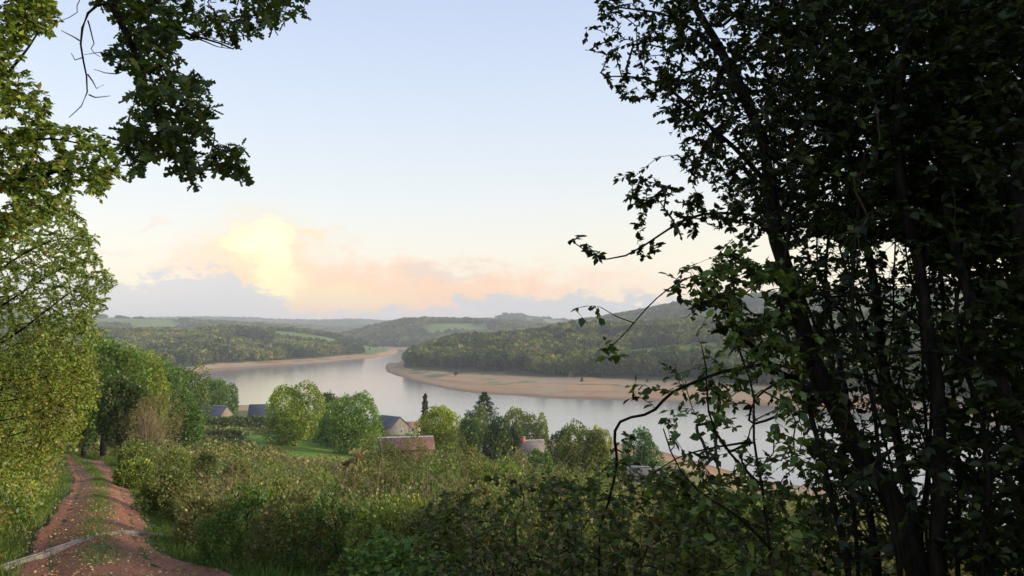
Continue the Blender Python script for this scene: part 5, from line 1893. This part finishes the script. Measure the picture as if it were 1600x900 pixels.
tips = np.concatenate([sample_region(R_CROWN, 950, 3.4, 5.2, g, lambda a, b: np.clip((1420 - a) / 260, .05, 1)), sample_region(R_FRINGE, 190, 3.5, 5.0, g),
                       sample_region(R_TIPL, 14, 3.9, 4.3, g), sample_region(R_MID, 62, 3.1, 3.9, g), sample_region(R_BARE, 16, 3.18, 3.24, g), sample_region([(900, 385), (1000, 366), (1050, 325), (1120, 305), (1130, 345), (1050, 380), (960, 425), (905, 412)], 26, 3.15, 3.4, g)])
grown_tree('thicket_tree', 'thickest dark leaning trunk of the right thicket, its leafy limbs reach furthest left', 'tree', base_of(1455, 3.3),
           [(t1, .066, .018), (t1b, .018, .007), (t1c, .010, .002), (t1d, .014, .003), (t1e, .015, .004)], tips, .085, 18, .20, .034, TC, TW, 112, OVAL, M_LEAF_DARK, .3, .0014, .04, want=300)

t2 = stem(1470, 3.6, (1440, 860, 3.6), (1415, 760, 3.6), (1392, 650, 3.65), (1378, 560, 3.7), (1368, 460, 3.8), (1350, 350, 3.9), (1320, 220, 4.0), (1290, 100, 4.1), (1270, -40, 4.2))
t2b = PL((1378, 560, 3.7), (1340, 500, 3.6), (1290, 470, 3.5), (1250, 430, 3.5), (1225, 410, 3.5))
tips = np.concatenate([sample_region(R_CROWN, 1250, 3.7, 6.2, g, lambda a, b: np.exp(-((a - 1310) / 120) ** 2)), sample_region(R_LOW, 90, 3.3, 4.2, g), sample_region(R_TRK, 150, 3.5, 5.5, g, lambda a, b: np.clip((1500 - a) / 200, 0.05, 1))])
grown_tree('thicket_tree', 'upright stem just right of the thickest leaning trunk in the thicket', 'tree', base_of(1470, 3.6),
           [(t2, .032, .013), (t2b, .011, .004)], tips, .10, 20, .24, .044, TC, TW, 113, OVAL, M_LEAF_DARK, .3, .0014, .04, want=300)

t3 = stem(1475, 3.2, (1468, 880, 3.2), (1466, 760, 3.2), (1464, 640, 3.25), (1452, 520, 3.3), (1436, 420, 3.4), (1410, 300, 3.5), (1400, 180, 3.6), (1420, 50, 3.7), (1430, -50, 3.8))
t3b = PL((1452, 520, 3.3), (1400, 470, 3.3), (1350, 455, 3.3), (1300, 470, 3.2), (1262, 455, 3.2))
t3c = PL((1436, 420, 3.4), (1480, 340, 3.5), (1500, 240, 3.6), (1520, 120, 3.7), (1560, 0, 3.9))
tips = sample_region(R_CROWN, 1350, 3.3, 6.2, g, lambda a, b: np.exp(-((a - 1430) / 110) ** 2))
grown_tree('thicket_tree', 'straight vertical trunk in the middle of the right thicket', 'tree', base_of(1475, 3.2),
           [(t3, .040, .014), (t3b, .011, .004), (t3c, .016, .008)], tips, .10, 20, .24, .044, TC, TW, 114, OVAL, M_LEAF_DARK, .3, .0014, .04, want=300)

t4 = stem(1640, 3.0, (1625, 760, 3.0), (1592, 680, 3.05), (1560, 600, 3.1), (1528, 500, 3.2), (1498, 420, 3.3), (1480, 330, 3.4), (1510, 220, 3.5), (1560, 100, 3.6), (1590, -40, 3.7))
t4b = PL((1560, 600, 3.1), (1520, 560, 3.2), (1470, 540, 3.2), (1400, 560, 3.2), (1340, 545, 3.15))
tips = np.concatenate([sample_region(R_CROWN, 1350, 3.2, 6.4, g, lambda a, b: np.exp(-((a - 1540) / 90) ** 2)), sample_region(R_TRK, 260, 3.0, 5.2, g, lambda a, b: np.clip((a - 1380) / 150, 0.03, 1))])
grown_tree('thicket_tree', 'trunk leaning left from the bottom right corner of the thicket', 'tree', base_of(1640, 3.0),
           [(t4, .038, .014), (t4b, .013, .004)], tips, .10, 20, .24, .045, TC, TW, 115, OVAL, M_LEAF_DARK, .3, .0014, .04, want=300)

t5 = stem(1690, 3.1, (1665, 640, 3.1), (1632, 540, 3.15), (1600, 440, 3.2), (1590, 340, 3.3), (1600, 200, 3.4), (1640, 60, 3.5), (1700, -60, 3.6))
tips = np.concatenate([sample_region([(1480, -60), (1900, -60), (1900, 900), (1600, 900), (1560, 420), (1500, 300)], 1350, 2.9, 6.0, g), sample_region(R_TRK, 260, 2.9, 5.6, g, lambda a, b: np.clip((a - 1430) / 150, 0.02, 1))])
grown_tree('thicket_tree', 'dark thick trunk furthest right in the thicket', 'tree', base_of(1690, 2.7),
           [(t5, .048, .022)], tips, .10, 20, .24, .045, TC, TW, 116, OVAL, M_LEAF_DARK, .3, .0014, .04, want=300)

# slim stems between the trunks
SL = [
    ('slim stem left of the thickest trunk, crossing the clay beach and the water', 1330, 3.1, [(1326, 860, 3.1), (1300, 790, 3.1), (1280, 700, 3.15), (1258, 620, 3.2), (1232, 540, 3.3), (1220, 460, 3.4), (1230, 380, 3.5), (1245, 260, 3.6)], .018),
    ('slim curved stem between the thickest trunk and the straight vertical one', 1430, 3.0, [(1405, 860, 3.0), (1375, 740, 3.05), (1366, 640, 3.1), (1345, 560, 3.1), (1330, 470, 3.2), (1335, 380, 3.3), (1352, 240, 3.5)], .014),
    ('slim stem right beside the straight vertical trunk', 1500, 3.4, [(1496, 860, 3.4), (1498, 740, 3.4), (1492, 640, 3.4), (1478, 540, 3.5), (1470, 440, 3.6), (1462, 300, 3.8)], .015),
    ('slim stem leaning across the gap near the right border', 1530, 3.1, [(1534, 860, 3.1), (1548, 740, 3.1), (1530, 640, 3.15), (1500, 560, 3.2), (1490, 470, 3.3), (1520, 360, 3.4), (1540, 200, 3.6)], .016),
    ('second slim stem low down behind the thickest trunk', 1380, 4.2, [(1372, 860, 4.2), (1352, 760, 4.2), (1325, 680, 4.2), (1322, 600, 4.2), (1300, 520, 4.3), (1290, 430, 4.4), (1300, 320, 4.5)], .020),
]
for i, (lab, bp_, d, pts, r0) in enumerate(SL):
    P = stem(bp_, d, *pts)
    c_px = np.mean([p[0] for p in pts])
    tips = np.concatenate([sample_region(R_TRK, 110, d - .2, d + 1.5, g, lambda a, b: np.exp(-((a - c_px) / 70) ** 2)), sample_region(R_CROWN, 60, d, d + 1.2, g, lambda a, b: np.exp(-((a - c_px) / 70) ** 2))])
    grown_tree('sapling', lab, 'sapling', base_of(bp_, d), [(P, r0, r0 * .35)], tips, .09, 8, .2, .050, TC, TW, 120 + i, OVAL, M_LEAF_DARK, .3, .0012, .05, want=80)

gs = np.random.default_rng(171)
for i in range(15):
    bp_ = gs.uniform(1340, 1680); d = gs.uniform(3.2, 5.2); topx = bp_ - gs.uniform(-20, 190); midx = (bp_ + topx) / 2 + gs.uniform(-40, 40)
    tpy = gs.uniform(180, 330)
    pts = [(bp_ + (midx - bp_) * .25 + gs.normal(0, 7), 820, d), (bp_ + (midx - bp_) * .6 + gs.normal(0, 10), 710, d), (midx + gs.normal(0, 10), 600, d), (midx + (topx - midx) * .35 + gs.normal(0, 10), 500, d + .1),
           (midx + (topx - midx) * .7 + gs.normal(0, 12), 400, d + .2), (topx, tpy, d + .3)]
    P = stem(bp_, d, *pts)
    tips = np.concatenate([sample_region(R_TRK, 60, d - .2, d + 1.2, gs, lambda a, b: np.exp(-((a - midx) / 60) ** 2)), sample_region(R_CROWN, 40, d, d + 1.2, gs, lambda a, b: np.exp(-((a - topx) / 70) ** 2))])
    grown_tree('sapling', 'slim dark sapling stem among the trunks of the right thicket', 'sapling', base_of(bp_, d), [(P, gs.uniform(.008, .017), .004)], tips, .09, 8, .2, .042, TC, TW, 180 + i, OVAL, M_LEAF_DARK, .3, .0012, .05, want=0)
for o_ in bpy.data.objects:
    if o_.get('label') == 'slim dark sapling stem among the trunks of the right thicket':
        o_['group'] = 'slim saplings between the trunks of the right thicket'

# hanging light-green leaves left of the trunks
LC = [(0.070, 0.100, 0.022), (0.052, 0.080, 0.018), (0.105, 0.125, 0.030), (0.035, 0.055, 0.015)]
P = stem(1215, 2.7, (1205, 860, 2.7), (1190, 760, 2.7), (1175, 690, 2.75), (1180, 610, 2.8), (1150, 540, 2.9), (1135, 470, 2.9))
Pb = PL((1190, 760, 2.7), (1130, 700, 2.7), (1100, 640, 2.7), (1110, 590, 2.7), (1096, 540, 2.7))
Pc = PL((1205, 860, 2.7), (1150, 800, 2.6), (1090, 770, 2.6), (1050, 720, 2.6), (1036, 670, 2.6))
tips = np.concatenate([sample_region(R_LOW, 130, 2.7, 3.4, g), sample_region(R_LOW2, 230, 2.5, 3.8, g, lambda a, b: np.clip((b - 560) / 160, .25, 1))])
grown_tree('hawthorn_bush', 'light green leafy bush in front of the water, left of the dark trunks', 'bush', base_of(1215, 2.7), [(P, .009, .003), (Pb, .005, .002), (Pc, .005, .002)], tips, .075, 9, .17, .037, LC, [3, 3, 2, 2], 131, OVAL, M_LEAF, .35, .0011, .05, want=300)

# crooked vine stem
vine = stem(925, 4.9, (938, 820, 4.5), (955, 768, 3.8), (966, 720, 3.2), (962, 690, 3.0), (958, 664, 3.0), (970, 652, 3.0), (1000, 651, 3.0), (1024, 644, 3.0), (1032, 625, 3.0), (1046, 614, 3.0), (1090, 596, 3.0), (1120, 582, 3.0), (1170, 572, 3.05), (1200, 566, 3.1), (1240, 575, 3.2))
v2 = PL((1240, 640, 3.0), (1165, 670, 3.0), (1180, 620, 3.0), (1212, 600, 3.05))
v3 = PL((1130, 470, 3.0), (1098, 425, 3.0), (1060, 440, 2.95), (1020, 470, 2.9), (990, 505, 2.9), (972, 528, 2.9), (950, 545, 2.9))
v4 = PL((990, 505, 2.9), (965, 498, 2.9), (945, 490, 2.9), (938, 480, 2.9))
v5 = PL((1170, 690, 3.0), (1110, 700, 2.9), (1060, 712, 2.9), (1020, 740, 2.9))
tips = np.concatenate([sample_region([(975, 590), (1050, 590), (1050, 620), (985, 640)], 10, 2.9, 3.1, g), sample_region([(905, 475), (950, 472), (945, 500), (905, 500)], 4, 2.88, 2.95, g),
                       sample_region([(930, 530), (980, 535), (975, 570), (935, 560)], 6, 2.85, 2.95, g), sample_region([(1030, 420), (1100, 420), (1090, 480), (1040, 460)], 14, 2.85, 3.1, g),
                       sample_region([(945, 660), (1000, 670), (990, 760), (940, 740)], 8, 2.9, 3.1, g), sample_region([(1060, 590), (1200, 560), (1240, 640), (1080, 640)], 40, 2.9, 3.2, g)])
grown_tree('vine', 'crooked black vine stem that bends in a step in front of the water', 'vine', base_of(925, 4.9), [(vine, .0045, .0062), (v3, .0035, .0018), (v4, .002, .0015), (v2, .006, .004), (v5, .005, .002)], tips, .05, 6, .12, .038, LC, [3, 3, 2, 2], 132, OVAL, M_LEAF, .3, .001, .03, want=160)

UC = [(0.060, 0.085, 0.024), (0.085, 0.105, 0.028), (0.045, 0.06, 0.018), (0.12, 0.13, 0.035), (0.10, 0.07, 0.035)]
# dark undergrowth at the foot of the thicket and along the hedge front
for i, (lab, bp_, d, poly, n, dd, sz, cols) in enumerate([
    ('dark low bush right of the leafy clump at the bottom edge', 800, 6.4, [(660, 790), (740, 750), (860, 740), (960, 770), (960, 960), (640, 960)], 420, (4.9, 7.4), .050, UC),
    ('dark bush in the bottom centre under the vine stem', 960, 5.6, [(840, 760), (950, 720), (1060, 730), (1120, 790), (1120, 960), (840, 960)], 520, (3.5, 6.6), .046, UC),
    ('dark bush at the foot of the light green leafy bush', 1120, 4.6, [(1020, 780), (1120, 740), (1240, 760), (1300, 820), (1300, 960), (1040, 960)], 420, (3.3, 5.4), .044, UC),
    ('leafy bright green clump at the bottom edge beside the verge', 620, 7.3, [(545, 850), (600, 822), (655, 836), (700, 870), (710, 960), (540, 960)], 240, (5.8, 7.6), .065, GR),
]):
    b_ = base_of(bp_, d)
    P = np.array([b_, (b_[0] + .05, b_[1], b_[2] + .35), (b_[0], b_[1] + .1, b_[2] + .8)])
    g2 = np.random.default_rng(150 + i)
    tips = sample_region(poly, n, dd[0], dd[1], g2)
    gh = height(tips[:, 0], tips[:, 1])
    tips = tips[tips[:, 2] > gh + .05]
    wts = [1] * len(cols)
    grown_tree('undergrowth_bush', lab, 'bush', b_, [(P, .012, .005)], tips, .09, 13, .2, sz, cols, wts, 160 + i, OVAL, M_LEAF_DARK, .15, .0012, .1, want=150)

# unseen trees added beyond the thicket, to shade the foreground from the low sun
for i, (x, y, h, rx) in enumerate([(8.4, 3.2, 8.5, 2.5), (8.8, -2.5, 10, 3.2), (6.2, -8.5, 9, 3.0)]):
    lab = ['bushy tree standing first to the right of the thicket', 'bushy tree behind the viewer on the right side', 'bushy tree furthest behind the viewer on the right'][i]
    crown_tree('hedgerow_tree', lab, 'tree', x, y, h, rx, cols=DG, wts=W3, n=3200, leaf=.36, nb=26, seed=200 + i, bottom=.02)
